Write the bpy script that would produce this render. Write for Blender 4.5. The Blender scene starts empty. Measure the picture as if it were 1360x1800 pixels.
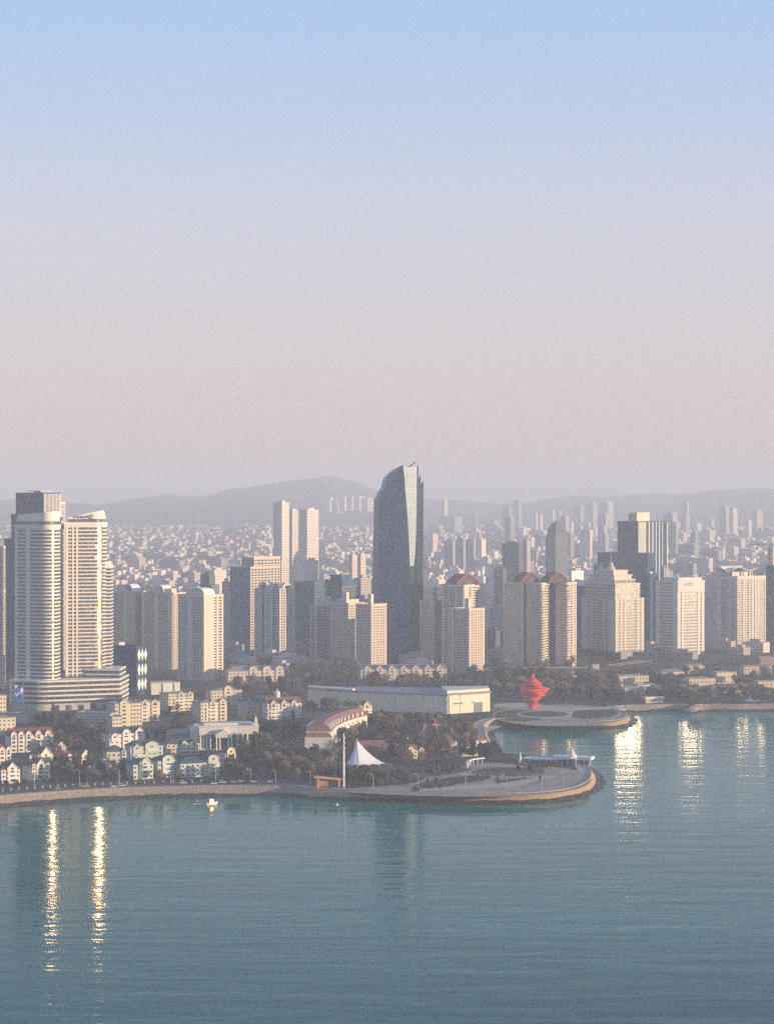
import bpy, math, random
from mathutils import Vector, noise
from mathutils.geometry import tessellate_polygon

R = math.radians
SC = bpy.context.scene
COL = SC.collection

# ------------------------------------------------------------------ camera
F, H, HZ = 4100.0, 205.0, 880.0        # focal length in photo pixels, camera height (m), horizon row
cam_d = bpy.data.cameras.new("camera")
cam = bpy.data.objects.new("camera", cam_d)
COL.objects.link(cam)
cam.location = (0, 0, H)
cam.rotation_euler = (R(90), 0, 0)
cam_d.sensor_fit = 'HORIZONTAL'
cam_d.sensor_width = 36.0
cam_d.lens = F / 1360 * 36
cam_d.shift_y = -20 / 1360
cam_d.clip_start, cam_d.clip_end = 1, 60000
SC.camera = cam

# ------------------------------------------------------------------ sky, sun, exposure
SUN_AZ, SUN_EL = R(107), R(6.5)        # azimuth measured from the viewing direction to the right
sun_dir = Vector((math.sin(SUN_AZ) * math.cos(SUN_EL), math.cos(SUN_AZ) * math.cos(SUN_EL), math.sin(SUN_EL)))
W = bpy.data.worlds.new("World")
SC.world = W
W.use_nodes = True
nt = W.node_tree
nt.nodes.clear()
out = nt.nodes.new('ShaderNodeOutputWorld')
bg = nt.nodes.new('ShaderNodeBackground')
sky = nt.nodes.new('ShaderNodeTexSky')
sky.sky_type = 'NISHITA'
sky.sun_disc = False
sky.sun_elevation = SUN_EL
sky.sun_rotation = SUN_AZ
sky.air_density, sky.dust_density, sky.ozone_density = 1.0, 1.5, 1.2
# winter-evening colour of the air by height above the horizon (lilac low down, clear blue overhead)
tc = nt.nodes.new('ShaderNodeTexCoord')
sep = nt.nodes.new('ShaderNodeSeparateXYZ')
nt.links.new(tc.outputs['Generated'], sep.inputs[0])
ramp = nt.nodes.new('ShaderNodeValToRGB')
nt.links.new(sep.outputs['Z'], ramp.inputs[0])
cr = ramp.color_ramp
SKY = [(0.0, (0.70, 0.50, 0.50)), (0.03, (0.66, 0.54, 0.565)), (0.075, (0.625, 0.575, 0.63)), (0.115, (0.585, 0.59, 0.70)),
       (0.15, (0.50, 0.57, 0.75)), (0.185, (0.42, 0.555, 0.80)), (0.215, (0.35, 0.51, 0.79)), (0.45, (0.20, 0.36, 0.66)), (1.0, (0.12, 0.24, 0.50))]
while len(cr.elements) < len(SKY):
    cr.elements.new(0.5)
for e, (p, c) in zip(cr.elements, SKY):
    e.position = p
    e.color = (*c, 1)
scale = nt.nodes.new('ShaderNodeMix'); scale.data_type = 'RGBA'; scale.blend_type = 'MULTIPLY'
scale.inputs[0].default_value = 1.0
nt.links.new(sky.outputs[0], scale.inputs[6]); scale.inputs[7].default_value = (0.10, 0.10, 0.10, 1)
mixs = nt.nodes.new('ShaderNodeMix'); mixs.data_type = 'RGBA'
mixs.inputs[0].default_value = 0.80
nt.links.new(scale.outputs[2], mixs.inputs[6]); nt.links.new(ramp.outputs[0], mixs.inputs[7])
nt.links.new(mixs.outputs[2], bg.inputs[0])
bg.inputs[1].default_value = 0.665
nt.links.new(bg.outputs[0], out.inputs[0])

sl = bpy.data.lights.new("sun", 'SUN')
sl.energy, sl.angle, sl.color = 5.0, R(0.5), (1.0, 0.74, 0.48)
so = bpy.data.objects.new("sun", sl)
so.rotation_euler = (-sun_dir).to_track_quat('-Z', 'Y').to_euler()
so.location = (600, 0, 600)
COL.objects.link(so)
SC.view_settings.view_transform = 'Standard'
SC.view_settings.look = 'None'
SC.view_settings.exposure = 0.93
SC.view_settings.gamma = 1.0
SC.cycles.max_bounces = 6
SC.cycles.volume_bounces = 0
SC.cycles.use_denoising = False
SC.cycles.sample_clamp_indirect = 8.0

# ------------------------------------------------------------------ helpers
def tag(o, label=None, cat=None, group=None, kind=None):
    if label: o['label'] = label
    if cat: o['category'] = cat
    if group: o['group'] = group
    if kind: o['kind'] = kind
    return o

def empty(name, loc, rz=0.0):
    o = bpy.data.objects.new(name, None)
    COL.objects.link(o)
    o.location = loc
    o.rotation_euler = (0, 0, rz)
    o.empty_display_size = 1
    return o

class MB:
    """collects faces, builds ONE mesh object"""
    def __init__(s): s.v, s.f, s.m = [], [], []
    def face(s, pts, mi=0):
        i = len(s.v); s.v += [tuple(p) for p in pts]; s.f.append(tuple(range(i, i + len(pts)))); s.m.append(mi)
    def prism(s, poly, z0, z1, mi=0, top=True, bot=False, ti=None):
        n = len(poly); i = len(s.v)
        zt_ = z1 if callable(z1) else (lambda x, y: z1)
        s.v += [(x, y, z0) for x, y in poly] + [(x, y, zt_(x, y)) for x, y in poly]
        for k in range(n):
            j = (k + 1) % n
            s.f.append((i + k, i + j, i + n + j, i + n + k)); s.m.append(mi)
        if top: s.f.append(tuple(i + n + k for k in range(n))); s.m.append(mi if ti is None else ti)
        if bot: s.f.append(tuple(i + n - 1 - k for k in range(n))); s.m.append(mi)
    def loft(s, rings, mi=0, top=True):
        """rings: list of equal-length lists of 3-D points"""
        n = len(rings[0]); i = len(s.v)
        for r in rings: s.v += [tuple(p) for p in r]
        for a in range(len(rings) - 1):
            for k in range(n):
                j = (k + 1) % n
                s.f.append((i + a * n + k, i + a * n + j, i + (a + 1) * n + j, i + (a + 1) * n + k)); s.m.append(mi)
        if top: s.f.append(tuple(i + (len(rings) - 1) * n + k for k in range(n))); s.m.append(mi)
    def box(s, x0, x1, y0, y1, z0, z1, mi=0):
        s.prism([(x0, y0), (x1, y0), (x1, y1), (x0, y1)], z0, z1, mi, True, True)
    def cyl(s, x, y, z0, z1, r0, r1=None, n=8, mi=0):
        r1 = r0 if r1 is None else r1
        s.loft([[(x + r * math.cos(2 * math.pi * k / n), y + r * math.sin(2 * math.pi * k / n), z) for k in range(n)] for r, z in ((r0, z0), (r1, z1))], mi)
    def bar(s, p, q, r, n=5, mi=0):
        p, q = Vector(p), Vector(q); d = (q - p).normalized()
        u = d.orthogonal().normalized(); w = d.cross(u)
        s.loft([[c + (u * math.cos(2 * math.pi * k / n) + w * math.sin(2 * math.pi * k / n)) * r for k in range(n)] for c in (p, q)], mi)
    def build(s, name, mats, parent=None, loc=None, rel=True, smooth=False):
        me = bpy.data.meshes.new(name)
        off = Vector((0, 0, 0))
        if parent is not None and rel: off = origin(parent)
        me.from_pydata([tuple(Vector(v) - off) for v in s.v], [], s.f)
        if not isinstance(mats, (list, tuple)): mats = [mats]
        for m in mats: me.materials.append(m)
        for p, mi in zip(me.polygons, s.m): p.material_index = mi; p.use_smooth = smooth
        me.update()
        o = bpy.data.objects.new(name, me)
        COL.objects.link(o)
        if parent is not None: o.parent = parent
        if loc is not None: o.location = loc
        return o

def origin(o):
    v = Vector((0, 0, 0))
    while o is not None:
        v += Vector(o.location); o = o.parent
    return v

def dup(o, parent, loc=None):
    c = o.copy(); COL.objects.link(c); c.parent = parent
    if loc is not None: c.location = loc
    return c

def copy_tree(o, parent=None):
    c = o.copy(); COL.objects.link(c); c.parent = parent
    for ch in list(o.children): copy_tree(ch, c)
    return c

def gp(px, py, z=6.0):
    Y = F * (H - z) / (py - HZ)
    return ((px - 680) / F * Y, Y)
def xat(px, d): return (px - 680) / F * d
def zat(py, d): return H - (py - HZ) * d / F

def quad(pl, pc, pr, d, a):
    """plan of a block: corner seen at column pc at distance d, left wall turned by a degrees, walls end at columns pl and pr"""
    a = R(a); C = Vector((xat(pc, d), d)); L = Vector((-math.cos(a), math.sin(a))); Rr = Vector((math.sin(a), math.cos(a)))
    kl, kr = (pl - 680) / F, (pr - 680) / F
    wl = (C.x - kl * d) / (math.cos(a) + kl * math.sin(a))
    wr = (kr * d - C.x) / (math.sin(a) - kr * math.cos(a))
    return [tuple(C), tuple(C + Rr * wr), tuple(C + Rr * wr + L * wl), tuple(C + L * wl)]
def sub(fp, u0, u1, v0, v1):
    """rectangle inside quad fp; u along the right wall, v along the left wall"""
    C = Vector(fp[0]); A = Vector(fp[1]) - C; B = Vector(fp[3]) - C
    return [tuple(C + A * u + B * v) for u, v in ((u0, v0), (u1, v0), (u1, v1), (u0, v1))]
def offset(poly, o):
    n = len(poly); res = []
    for k in range(n):
        p0, p1, p2 = Vector(poly[k - 1]), Vector(poly[k]), Vector(poly[(k + 1) % n])
        d0, d1 = (p1 - p0).normalized(), (p2 - p1).normalized()
        n0, n1 = Vector((d0.y, -d0.x)), Vector((d1.y, -d1.x))
        m = n0 + n1
        m = m / max(0.2, m.dot(m)) * 2 if m.length > 1e-6 else n0
        res.append(tuple(p1 + m * o))
    return res
def cen(poly): return (sum(p[0] for p in poly) / len(poly), sum(p[1] for p in poly) / len(poly))

# ------------------------------------------------------------------ materials
MATS = {}
def mat(name, col, rough=0.75, var=0.18, scale=0.25, metal=0.0, spec=0.35, streak=False, emis=None, bump=0.0):
    if name in MATS: return MATS[name]
    m = bpy.data.materials.new(name); m.use_nodes = True
    t = m.node_tree; b = t.nodes['Principled BSDF']
    b.inputs['Roughness'].default_value = rough
    b.inputs['Metallic'].default_value = metal
    b.inputs['Specular IOR Level'].default_value = spec
    tcn = t.nodes.new('ShaderNodeTexCoord'); mp = t.nodes.new('ShaderNodeMapping')
    t.links.new(tcn.outputs['Object'], mp.inputs[0])
    if streak: mp.inputs['Scale'].default_value = (1, 1, 0.12)
    nz = t.nodes.new('ShaderNodeTexNoise'); nz.inputs['Scale'].default_value = scale; nz.inputs['Detail'].default_value = 5
    nz.inputs['Roughness'].default_value = 0.65
    t.links.new(mp.outputs[0], nz.inputs['Vector'])
    cr = t.nodes.new('ShaderNodeValToRGB')
    t.links.new(nz.outputs[0], cr.inputs[0])
    cr.color_ramp.elements[0].position = 0.3; cr.color_ramp.elements[1].position = 0.7
    cr.color_ramp.elements[0].color = (*[max(0, c * (1 - var)) for c in col], 1)
    cr.color_ramp.elements[1].color = (*[min(1, c * (1 + var)) for c in col], 1)
    t.links.new(cr.outputs[0], b.inputs['Base Color'])
    if bump:
        bp = t.nodes.new('ShaderNodeBump'); bp.inputs['Strength'].default_value = bump; bp.inputs['Distance'].default_value = 1.0
        t.links.new(nz.outputs[0], bp.inputs['Height']); t.links.new(bp.outputs[0], b.inputs['Normal'])
    if emis:
        b.inputs['Emission Color'].default_value = (*emis[0], 1); b.inputs['Emission Strength'].default_value = emis[1]
    MATS[name] = m
    return m

def glass(name, dark, light, rough=0.14, spec=0.6, metal=0.0, cell=(3.0, 3.4), frac=0.72, tilt=0.0):
    """window glass: mostly dark panes, some with pale blinds, cell by cell"""
    if name in MATS: return MATS[name]
    m = bpy.data.materials.new(name); m.use_nodes = True
    t = m.node_tree; b = t.nodes['Principled BSDF']
    tcn = t.nodes.new('ShaderNodeTexCoord'); mp = t.nodes.new('ShaderNodeMapping')
    mp.inputs['Scale'].default_value = (1 / cell[0], 1 / cell[0], 1 / cell[1])
    t.links.new(tcn.outputs['Object'], mp.inputs[0])
    fl = t.nodes.new('ShaderNodeVectorMath'); fl.operation = 'FLOOR'
    t.links.new(mp.outputs[0], fl.inputs[0])
    wn = t.nodes.new('ShaderNodeTexWhiteNoise'); t.links.new(fl.outputs[0], wn.inputs[0])
    cr = t.nodes.new('ShaderNodeValToRGB'); t.links.new(wn.outputs['Value'], cr.inputs[0])
    cr.color_ramp.elements[0].color = (*dark, 1); cr.color_ramp.elements[0].position = frac - 0.25
    cr.color_ramp.elements[1].color = (*light, 1); cr.color_ramp.elements[1].position = min(1.0, frac + 0.3)
    t.links.new(cr.outputs[0], b.inputs['Base Color'])
    b.inputs['Roughness'].default_value = rough; b.inputs['Specular IOR Level'].default_value = spec; b.inputs['Metallic'].default_value = metal
    if tilt:       # panes hang a degree or two out of true, so their reflections break up
        sv = t.nodes.new('ShaderNodeVectorMath'); sv.operation = 'SUBTRACT'; sv.inputs[1].default_value = (.5, .5, .5); t.links.new(wn.outputs['Color'], sv.inputs[0])
        ms = t.nodes.new('ShaderNodeVectorMath'); ms.operation = 'MULTIPLY'; ms.inputs[1].default_value = (2 * tilt, 2 * tilt, .5 * tilt); t.links.new(sv.outputs[0], ms.inputs[0])
        ge = t.nodes.new('ShaderNodeNewGeometry'); av = t.nodes.new('ShaderNodeVectorMath'); av.operation = 'ADD'; t.links.new(ge.outputs['Normal'], av.inputs[0]); t.links.new(ms.outputs[0], av.inputs[1])
        nv = t.nodes.new('ShaderNodeVectorMath'); nv.operation = 'NORMALIZE'; t.links.new(av.outputs[0], nv.inputs[0]); t.links.new(nv.outputs[0], b.inputs['Normal'])
    MATS[name] = m
    return m

cream = mat('cream_concrete', (0.60, 0.53, 0.44), var=0.10, scale=0.08, streak=True)
pale = mat('pale_concrete', (0.68, 0.63, 0.56), var=0.08, scale=0.08, streak=True)
beige = mat('beige_render', (0.62, 0.535, 0.44), var=0.12, scale=0.08, streak=True)
tan = mat('tan_render', (0.56, 0.465, 0.395), var=0.14, scale=0.08, streak=True)
grey = mat('grey_concrete', (0.42, 0.405, 0.385), var=0.14, scale=0.08, streak=True)
slate = mat('slate_cladding', (0.075, 0.125, 0.15), var=0.15, scale=0.1, rough=0.45)
navy = mat('navy_panel', (0.018, 0.075, 0.145), var=0.2, scale=0.1, rough=0.45, spec=.2)
white = mat('white_paint', (0.76, 0.74, 0.71), var=0.06, scale=0.2)
roofgrey = mat('grey_roof', (0.26, 0.25, 0.25), var=0.25, scale=0.3)
redroof = mat('red_roof_tile', (0.23, 0.085, 0.075), var=0.3, scale=0.6)
brownroof = mat('brown_roof_tile', (0.24, 0.125, 0.10), var=0.35, scale=0.5)
greenroof = mat('green_roof_tile', (0.065, 0.105, 0.11), var=0.3, scale=0.5)
g_dark = glass('dark_window_glass', (0.035, 0.05, 0.065), (0.20, 0.20, 0.19))
g_blue = glass('blue_window_glass', (0.012, 0.06, 0.115), (0.04, 0.10, 0.16), spec=.22, rough=0.2, frac=0.8)
g_teal = glass('teal_window_glass', (0.025, 0.10, 0.105), (0.10, 0.19, 0.19), rough=0.10)
g_warm = glass('warm_window_glass', (0.07, 0.075, 0.07), (0.30, 0.27, 0.22))
dark = mat('dark_metal', (0.05, 0.055, 0.06), rough=0.5)
steel = mat('painted_steel', (0.45, 0.45, 0.44), rough=0.4)
# ------------------------------------------------------------------ the setting: water, land, hills, haze
GZ = 6.0
COAST_PX = [(-420, 1462), (-150, 1434), (0, 1419), (130, 1409), (250, 1403), (400, 1400), (500, 1400), (523, 1402), (560, 1405), (700, 1410), (850, 1413),
            (950, 1411), (1010, 1404), (1043, 1392), (1054, 1379), (1050, 1365), (1035, 1352), (990, 1344), (925, 1340), (893, 1336), (874, 1320),
            (865, 1302), (862, 1288), (872, 1280), (892, 1276), (960, 1279), (1050, 1281), (1098, 1278), (1112, 1271), (1110, 1263),
            (1092, 1257), (1106, 1253), (1150, 1252), (1192, 1251), (1203, 1254), (1228, 1254), (1240, 1251), (1300, 1251), (1400, 1250), (1800, 1249)]
def catmull(pts, n=5):
    res = []
    P = [pts[0]] + list(pts) + [pts[-1]]
    for k in range(1, len(P) - 2):
        p0, p1, p2, p3 = (Vector(P[k + i]) for i in (-1, 0, 1, 2))
        for i in range(n):
            t = i / n
            res.append(tuple(0.5 * ((2 * p1) + (p2 - p0) * t + (2 * p0 - 5 * p1 + 4 * p2 - p3) * t * t + (3 * p1 - p0 - 3 * p2 + p3) * t ** 3)))
    res.append(tuple(pts[-1]))
    return res
coast = catmull([gp(x, y, 0.0) for x, y in COAST_PX], 5)
def inland(line, o):
    n = len(line); res = []
    for k in range(n):
        d = (Vector(line[min(k + 1, n - 1)]) - Vector(line[max(k - 1, 0)])).normalized()
        res.append((line[k][0] - d.y * o, line[k][1] + d.x * o))
    return res
edge = inland(coast, 7.0)

def ground_mat():
    m = bpy.data.materials.new('ground'); m.use_nodes = True
    t = m.node_tree; b = t.nodes['Principled BSDF']; b.inputs['Roughness'].default_value = 0.95; b.inputs['Specular IOR Level'].default_value = 0.1
    tcn = t.nodes.new('ShaderNodeTexCoord')
    n1 = t.nodes.new('ShaderNodeTexNoise'); n1.inputs['Scale'].default_value = 0.02; n1.inputs['Detail'].default_value = 6
    t.links.new(tcn.outputs['Object'], n1.inputs['Vector'])
    cr = t.nodes.new('ShaderNodeValToRGB'); t.links.new(n1.outputs[0], cr.inputs[0])
    cols = [(0.30, (0.05, 0.055, 0.042)), (0.45, (0.085, 0.08, 0.062)), (0.58, (0.125, 0.11, 0.09)), (0.72, (0.18, 0.155, 0.125))]
    while len(cr.color_ramp.elements) < 4: cr.color_ramp.elements.new(0.5)
    for e, (p, c) in zip(cr.color_ramp.elements, cols): e.position = p; e.color = (*c, 1)
    t.links.new(cr.outputs[0], b.inputs['Base Color'])
    return m
gmat = ground_mat()
YL = 3350.0
def flat(name, poly, z, m, kind='structure', label=None):
    me = bpy.data.meshes.new(name)
    tris = tessellate_polygon([[Vector((x, y, 0)) for x, y in poly]])
    fs = []
    for tr in tris:
        a, b, c = (Vector(poly[i]) for i in tr)
        cr_ = (b - a).cross(c - a)
        fs.append(tuple(tr) if cr_ > 0 else tuple(reversed(tr)))
    me.from_pydata([(x, y, z) for x, y in poly], [], fs); me.materials.append(m); me.update()
    o = bpy.data.objects.new(name, me); COL.objects.link(o)
    if kind: o['kind'] = kind
    return o
land = [(-5000, edge[0][1])] + edge + [(5000, edge[-1][1]), (5000, YL), (-5000, YL)]
flat('ground', land, GZ, gmat)

# sea wall (sloped stone) and dark wet rock foot, in four stretches of shore
stone = mat('tan_sea_wall_stone', (0.40, 0.30, 0.20), var=0.3, scale=0.5, rough=0.9, bump=0.4)
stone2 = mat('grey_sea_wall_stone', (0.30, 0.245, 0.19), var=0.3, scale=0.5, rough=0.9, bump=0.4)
rock = mat('wet_rock_and_reflection', (0.055, 0.05, 0.045), var=0.5, scale=0.5, rough=0.6, bump=0.6)  # dark tone holds wet stone and also the wall's reflection in the water
def strip(line, rows, mb, mi=0, jit=0.0, seed=1):
    """rows: (offset inland, z); swept along line"""
    rnd = random.Random(seed); g = []
    for o, z in rows:
        L = inland(line, o)
        g.append([(x + rnd.uniform(-jit, jit), y + rnd.uniform(-jit, jit), z + rnd.uniform(-jit, jit) * 0.45) for x, y in L])
    for a in range(len(g) - 1):
        for k in range(len(line) - 1):
            mb.face([g[a][k], g[a][k + 1], g[a + 1][k + 1], g[a + 1][k]], mi)
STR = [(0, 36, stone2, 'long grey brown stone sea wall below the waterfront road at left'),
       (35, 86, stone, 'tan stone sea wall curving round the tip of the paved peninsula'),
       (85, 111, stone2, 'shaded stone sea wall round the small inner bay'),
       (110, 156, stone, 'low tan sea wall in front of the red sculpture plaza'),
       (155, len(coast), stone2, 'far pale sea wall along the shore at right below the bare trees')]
for a, b, m, lab in STR:
    ln = coast[a:b]
    mb = MB()
    strip(ln, [(0.0, -0.9), (2.2, 1.2), (6.2, 5.6), (6.3, 6.55), (6.95, 6.55), (7.0, 5.9)], mb)
    tag(mb.build('sea_wall', m), lab, 'sea wall')
fine = []
for k in range(len(coast) - 1):
    p, q = Vector(coast[k]), Vector(coast[k + 1]); n = max(1, int((q - p).length / 5))
    for i in range(n): fine.append(tuple(p.lerp(q, i / n)))
mb = MB()
strip(fine, [(-6, -0.9), (-3.2, 0.25), (-1.0, 0.9), (2.4, 1.9)], mb, jit=1.1)
tag(mb.build('rocky_foreshore', rock), kind='structure')

# water
def water_mat():
    m = bpy.data.materials.new('sea_water'); m.use_nodes = True
    t = m.node_tree; b = t.nodes['Principled BSDF']
    b.inputs['Roughness'].default_value = 0.08; b.inputs['IOR'].default_value = 1.33; b.inputs['Specular IOR Level'].default_value = 0.05
    tcn = t.nodes.new('ShaderNodeTexCoord')
    def nz(sx, sy, sc, det, rough=0.55):
        mp = t.nodes.new('ShaderNodeMapping'); mp.inputs['Scale'].default_value = (sx, sy, 1); mp.inputs['Rotation'].default_value = (0, 0, R(6))
        t.links.new(tcn.outputs['Object'], mp.inputs[0])
        n = t.nodes.new('ShaderNodeTexNoise'); n.inputs['Scale'].default_value = sc; n.inputs['Detail'].default_value = det; n.inputs['Roughness'].default_value = rough
        t.links.new(mp.outputs[0], n.inputs['Vector']); return n
    big = nz(0.25, 1.0, 0.045, 1.5)      # swell tens of metres apart
    small = nz(0.6, 1.0, 0.22, 2)       # chop
    patch = nz(0.3, 1.0, 0.006, 3)      # slicks and wind patches
    b1 = t.nodes.new('ShaderNodeBump'); b1.inputs['Strength'].default_value = 1.0; b1.inputs['Distance'].default_value = 0.3
    t.links.new(big.outputs[0], b1.inputs['Height'])
    b2 = t.nodes.new('ShaderNodeBump'); b2.inputs['Strength'].default_value = 1.0; b2.inputs['Distance'].default_value = 0.15
    t.links.new(small.outputs[0], b2.inputs['Height']); t.links.new(b1.outputs[0], b2.inputs['Normal'])
    mr = t.nodes.new('ShaderNodeMapRange'); mr.inputs[1].default_value = .35; mr.inputs[2].default_value = .65; mr.inputs[3].default_value = .35; mr.inputs[4].default_value = 1.6
    t.links.new(patch.outputs[0], mr.inputs[0]); ml = t.nodes.new('ShaderNodeMath'); ml.operation = 'MULTIPLY'; ml.inputs[1].default_value = 0.11; t.links.new(mr.outputs[0], ml.inputs[0]); t.links.new(ml.outputs[0], b2.inputs['Distance'])
    t.links.new(b2.outputs[0], b.inputs['Normal'])
    cr = t.nodes.new('ShaderNodeValToRGB'); t.links.new(patch.outputs[0], cr.inputs[0])
    cr.color_ramp.elements[0].position = 0.35; cr.color_ramp.elements[0].color = (0.0, 0.105, 0.092, 1)
    cr.color_ramp.elements[1].position = 0.68; cr.color_ramp.elements[1].color = (0.0, 0.15, 0.128, 1)
    # light coming up out of the water body, ruffled more strongly than the mirror-like skin
    fine_ = nz(0.45, 1.0, 0.16, 6, .65); long_ = nz(0.32, 1.0, 0.055, 6, .68); crest = nz(0.28, 1.0, 0.06, 2.0, .5)
    c1 = t.nodes.new('ShaderNodeBump'); c1.inputs['Strength'].default_value = 1.0; c1.inputs['Distance'].default_value = 1.6; t.links.new(fine_.outputs[0], c1.inputs['Height'])
    c2 = t.nodes.new('ShaderNodeBump'); c2.inputs['Strength'].default_value = 1.0; c2.inputs['Distance'].default_value = 6.0; t.links.new(long_.outputs[0], c2.inputs['Height']); t.links.new(c1.outputs[0], c2.inputs['Normal'])
    c3 = t.nodes.new('ShaderNodeBump'); c3.inputs['Strength'].default_value = 1.0; c3.inputs['Distance'].default_value = 0.45; t.links.new(crest.outputs[0], c3.inputs['Height']); t.links.new(b2.outputs[0], c3.inputs['Normal']); t.links.new(c3.outputs[0], b.inputs['Normal'])
    df = t.nodes.new('ShaderNodeBsdfDiffuse'); t.links.new(cr.outputs[0], df.inputs['Color']); t.links.new(c2.outputs[0], df.inputs['Normal'])
    b.inputs['Base Color'].default_value = (0, 0, 0, 1)
    ad = t.nodes.new('ShaderNodeAddShader'); t.links.new(b.outputs[0], ad.inputs[0]); t.links.new(df.outputs[0], ad.inputs[1])
    t.links.new(ad.outputs[0], t.nodes['Material Output'].inputs['Surface'])
    return m
mb = MB(); mb.face([(-5000, -250, 0), (5000, -250, 0), (5000, 3300, 0), (-5000, 3300, 0)])
tag(mb.build('sea_water', water_mat()), kind='structure')

# hills: one terrain sheet rising behind the city
RIDGE = [(-1500, 900), (-200, 896), (0, 880), (60, 879), (130, 884), (190, 885), (225, 877), (250, 873), (275, 872), (290, 867), (310, 869), (345, 873), (375, 869), (400, 861), (430, 860), (470, 852), (500, 846), (528, 842), (545, 843), (562, 838), (578, 835), (592, 837), (604, 843),
         (620, 845), (660, 860), (700, 873), (780, 879), (850, 884), (920, 882), (970, 876), (1010, 872), (1050, 876), (1100, 871), (1160, 869), (1210, 867),
         (1250, 862), (1320, 857), (1400, 859), (1600, 872), (3000, 880)]
def lerp_tab(tab, x):
    if x <= tab[0][0]: return tab[0][1]
    for (a, va), (b, vb) in zip(tab, tab[1:]):
        if x <= b: return va + (vb - va) * (x - a) / (b - a)
    return tab[-1][1]
def sm(t): t = max(0.0, min(1.0, t)); return t * t * (3 - 2 * t)
def plain(Y): return GZ + max(0.0, min(Y, 12000) - YL) * 0.0061
def terr(X, Y):
    z = plain(Y)
    if Y > 9000:
        px = 680 + F * X / Y
        yr = 14500 + 2000 * sm((px - 600) / 300)
        zr = H - (lerp_tab(RIDGE, px) - HZ) * yr / F
        foot = yr - 2600
        n = noise.fractal(Vector((X * 0.0014, Y * 0.0014, 1.7)), 1.0, 2.0, 5)
        if Y < yr:
            t = max(0.0, (Y - foot) / 2600)
            z = z + (zr - z) * (0.35 * t + 0.65 * sm(t)) + n * 90 * t * (1 - t) * 2 + n * 22 * t
        else:
            z = zr - (Y - yr) * 0.12 + n * 22
    return z
mb = MB()
xs = [-5000 + i * 50 for i in range(201)]; ys = [YL] + [3600 + i * 100 for i in range(146)]
xs = [x for x in xs if abs(x) <= 5000]
for y in ys:
    for x in xs: mb.v.append((x, y, terr(x, y)))
nx = len(xs)
for a in range(len(ys) - 1):
    for k in range(nx - 1):
        i = a * nx + k; mb.f.append((i, i + 1, i + nx + 1, i + nx)); mb.m.append(1 if ys[a] < 11600 else 0)
hmat = mat('wooded_hill', (0.11, 0.10, 0.085), var=0.6, scale=0.005, rough=0.95, spec=0.1)
town_m = mat('town_ground', (0.20, 0.175, 0.155), var=.5, scale=.02, rough=.95, spec=.1)
tag(mb.build('hills', [hmat, town_m], smooth=True), kind='structure')

# haze: one closed box of even pale air
mb = MB(); mb.box(-5600, 5600, -400, 19000, -2, 402)
hz_m = bpy.data.materials.new('haze_air'); hz_m.use_nodes = True
t = hz_m.node_tree; t.nodes.clear()
o_ = t.nodes.new('ShaderNodeOutputMaterial'); pv = t.nodes.new('ShaderNodeVolumePrincipled')
pv.inputs['Color'].default_value = (0.75, 0.85, 0.99, 1)
pv.inputs['Density'].default_value = 1.33e-4
pv.inputs['Anisotropy'].default_value = 0.0
t.links.new(pv.outputs[0], o_.inputs['Volume'])
tag(mb.build('haze', hz_m), kind='stuff')
# ------------------------------------------------------------------ tower builders
def part(root, name, poly, z0, z1, m, **k):
    mb = MB(); mb.prism(poly, z0, z1, top=True, bot=True); return mb.build(name, m, root)

def pier_mb(fp, e, u0, u1, z0, z1, out, back=0.6):
    p, q = Vector(fp[e]), Vector(fp[(e + 1) % len(fp)])
    d = (q - p); L = d.length; d.normalize(); n = Vector((d.y, -d.x))
    a, b = p + d * (L * u0), p + d * (L * u1)
    mb = MB(); mb.prism([tuple(a + n * out), tuple(b + n * out), tuple(b - n * back), tuple(a - n * back)], z0, z1, top=True, bot=True)
    return mb

def piers(root, fp, e, spec, z0, z1, out, m, name='pier'):
    """spec: list of (u0, u1), or (count, width m): evenly spaced piers between window columns"""
    L = (Vector(fp[(e + 1) % len(fp)]) - Vector(fp[e])).length
    if isinstance(spec, tuple):
        n, w = spec; hw = w / L / 2
        us = [(max(0.0, k / n - hw), min(1.0, k / n + hw)) for k in range(n + 1)]
        us[0] = (0.0, 2 * hw); us[-1] = (1 - 2 * hw, 1.0)
    else: us = spec
    return [pier_mb(fp, e, a, b, z0, z1, out).build(name, m, root) for a, b in us]

def bands(root, fp, z0, z1, pitch, bh, bo, m, name='floor_band', top_solid=True):
    n = max(1, int(round((z1 - z0) / pitch))); pitch = (z1 - z0) / n
    mb = MB(); mb.prism(offset(fp, bo), 0, bh, top=True, bot=True)
    b0 = mb.build(name, m, root, rel=False)
    c = cen(fp); org = origin(root)
    b0.data.transform(__import__('mathutils').Matrix.Translation((-org.x, -org.y, 0)))
    b0.location = (0, 0, z0 + pitch - bh - org.z)
    for k in range(2, n + 1): dup(b0, root, (0, 0, z0 + pitch * k - bh - org.z))
    return b0

def root_at(name, label, cat, fp, z0=GZ, group=None):
    c = cen(fp); r = empty(name, (c[0], c[1], z0)); return tag(r, label, cat, group)

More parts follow.
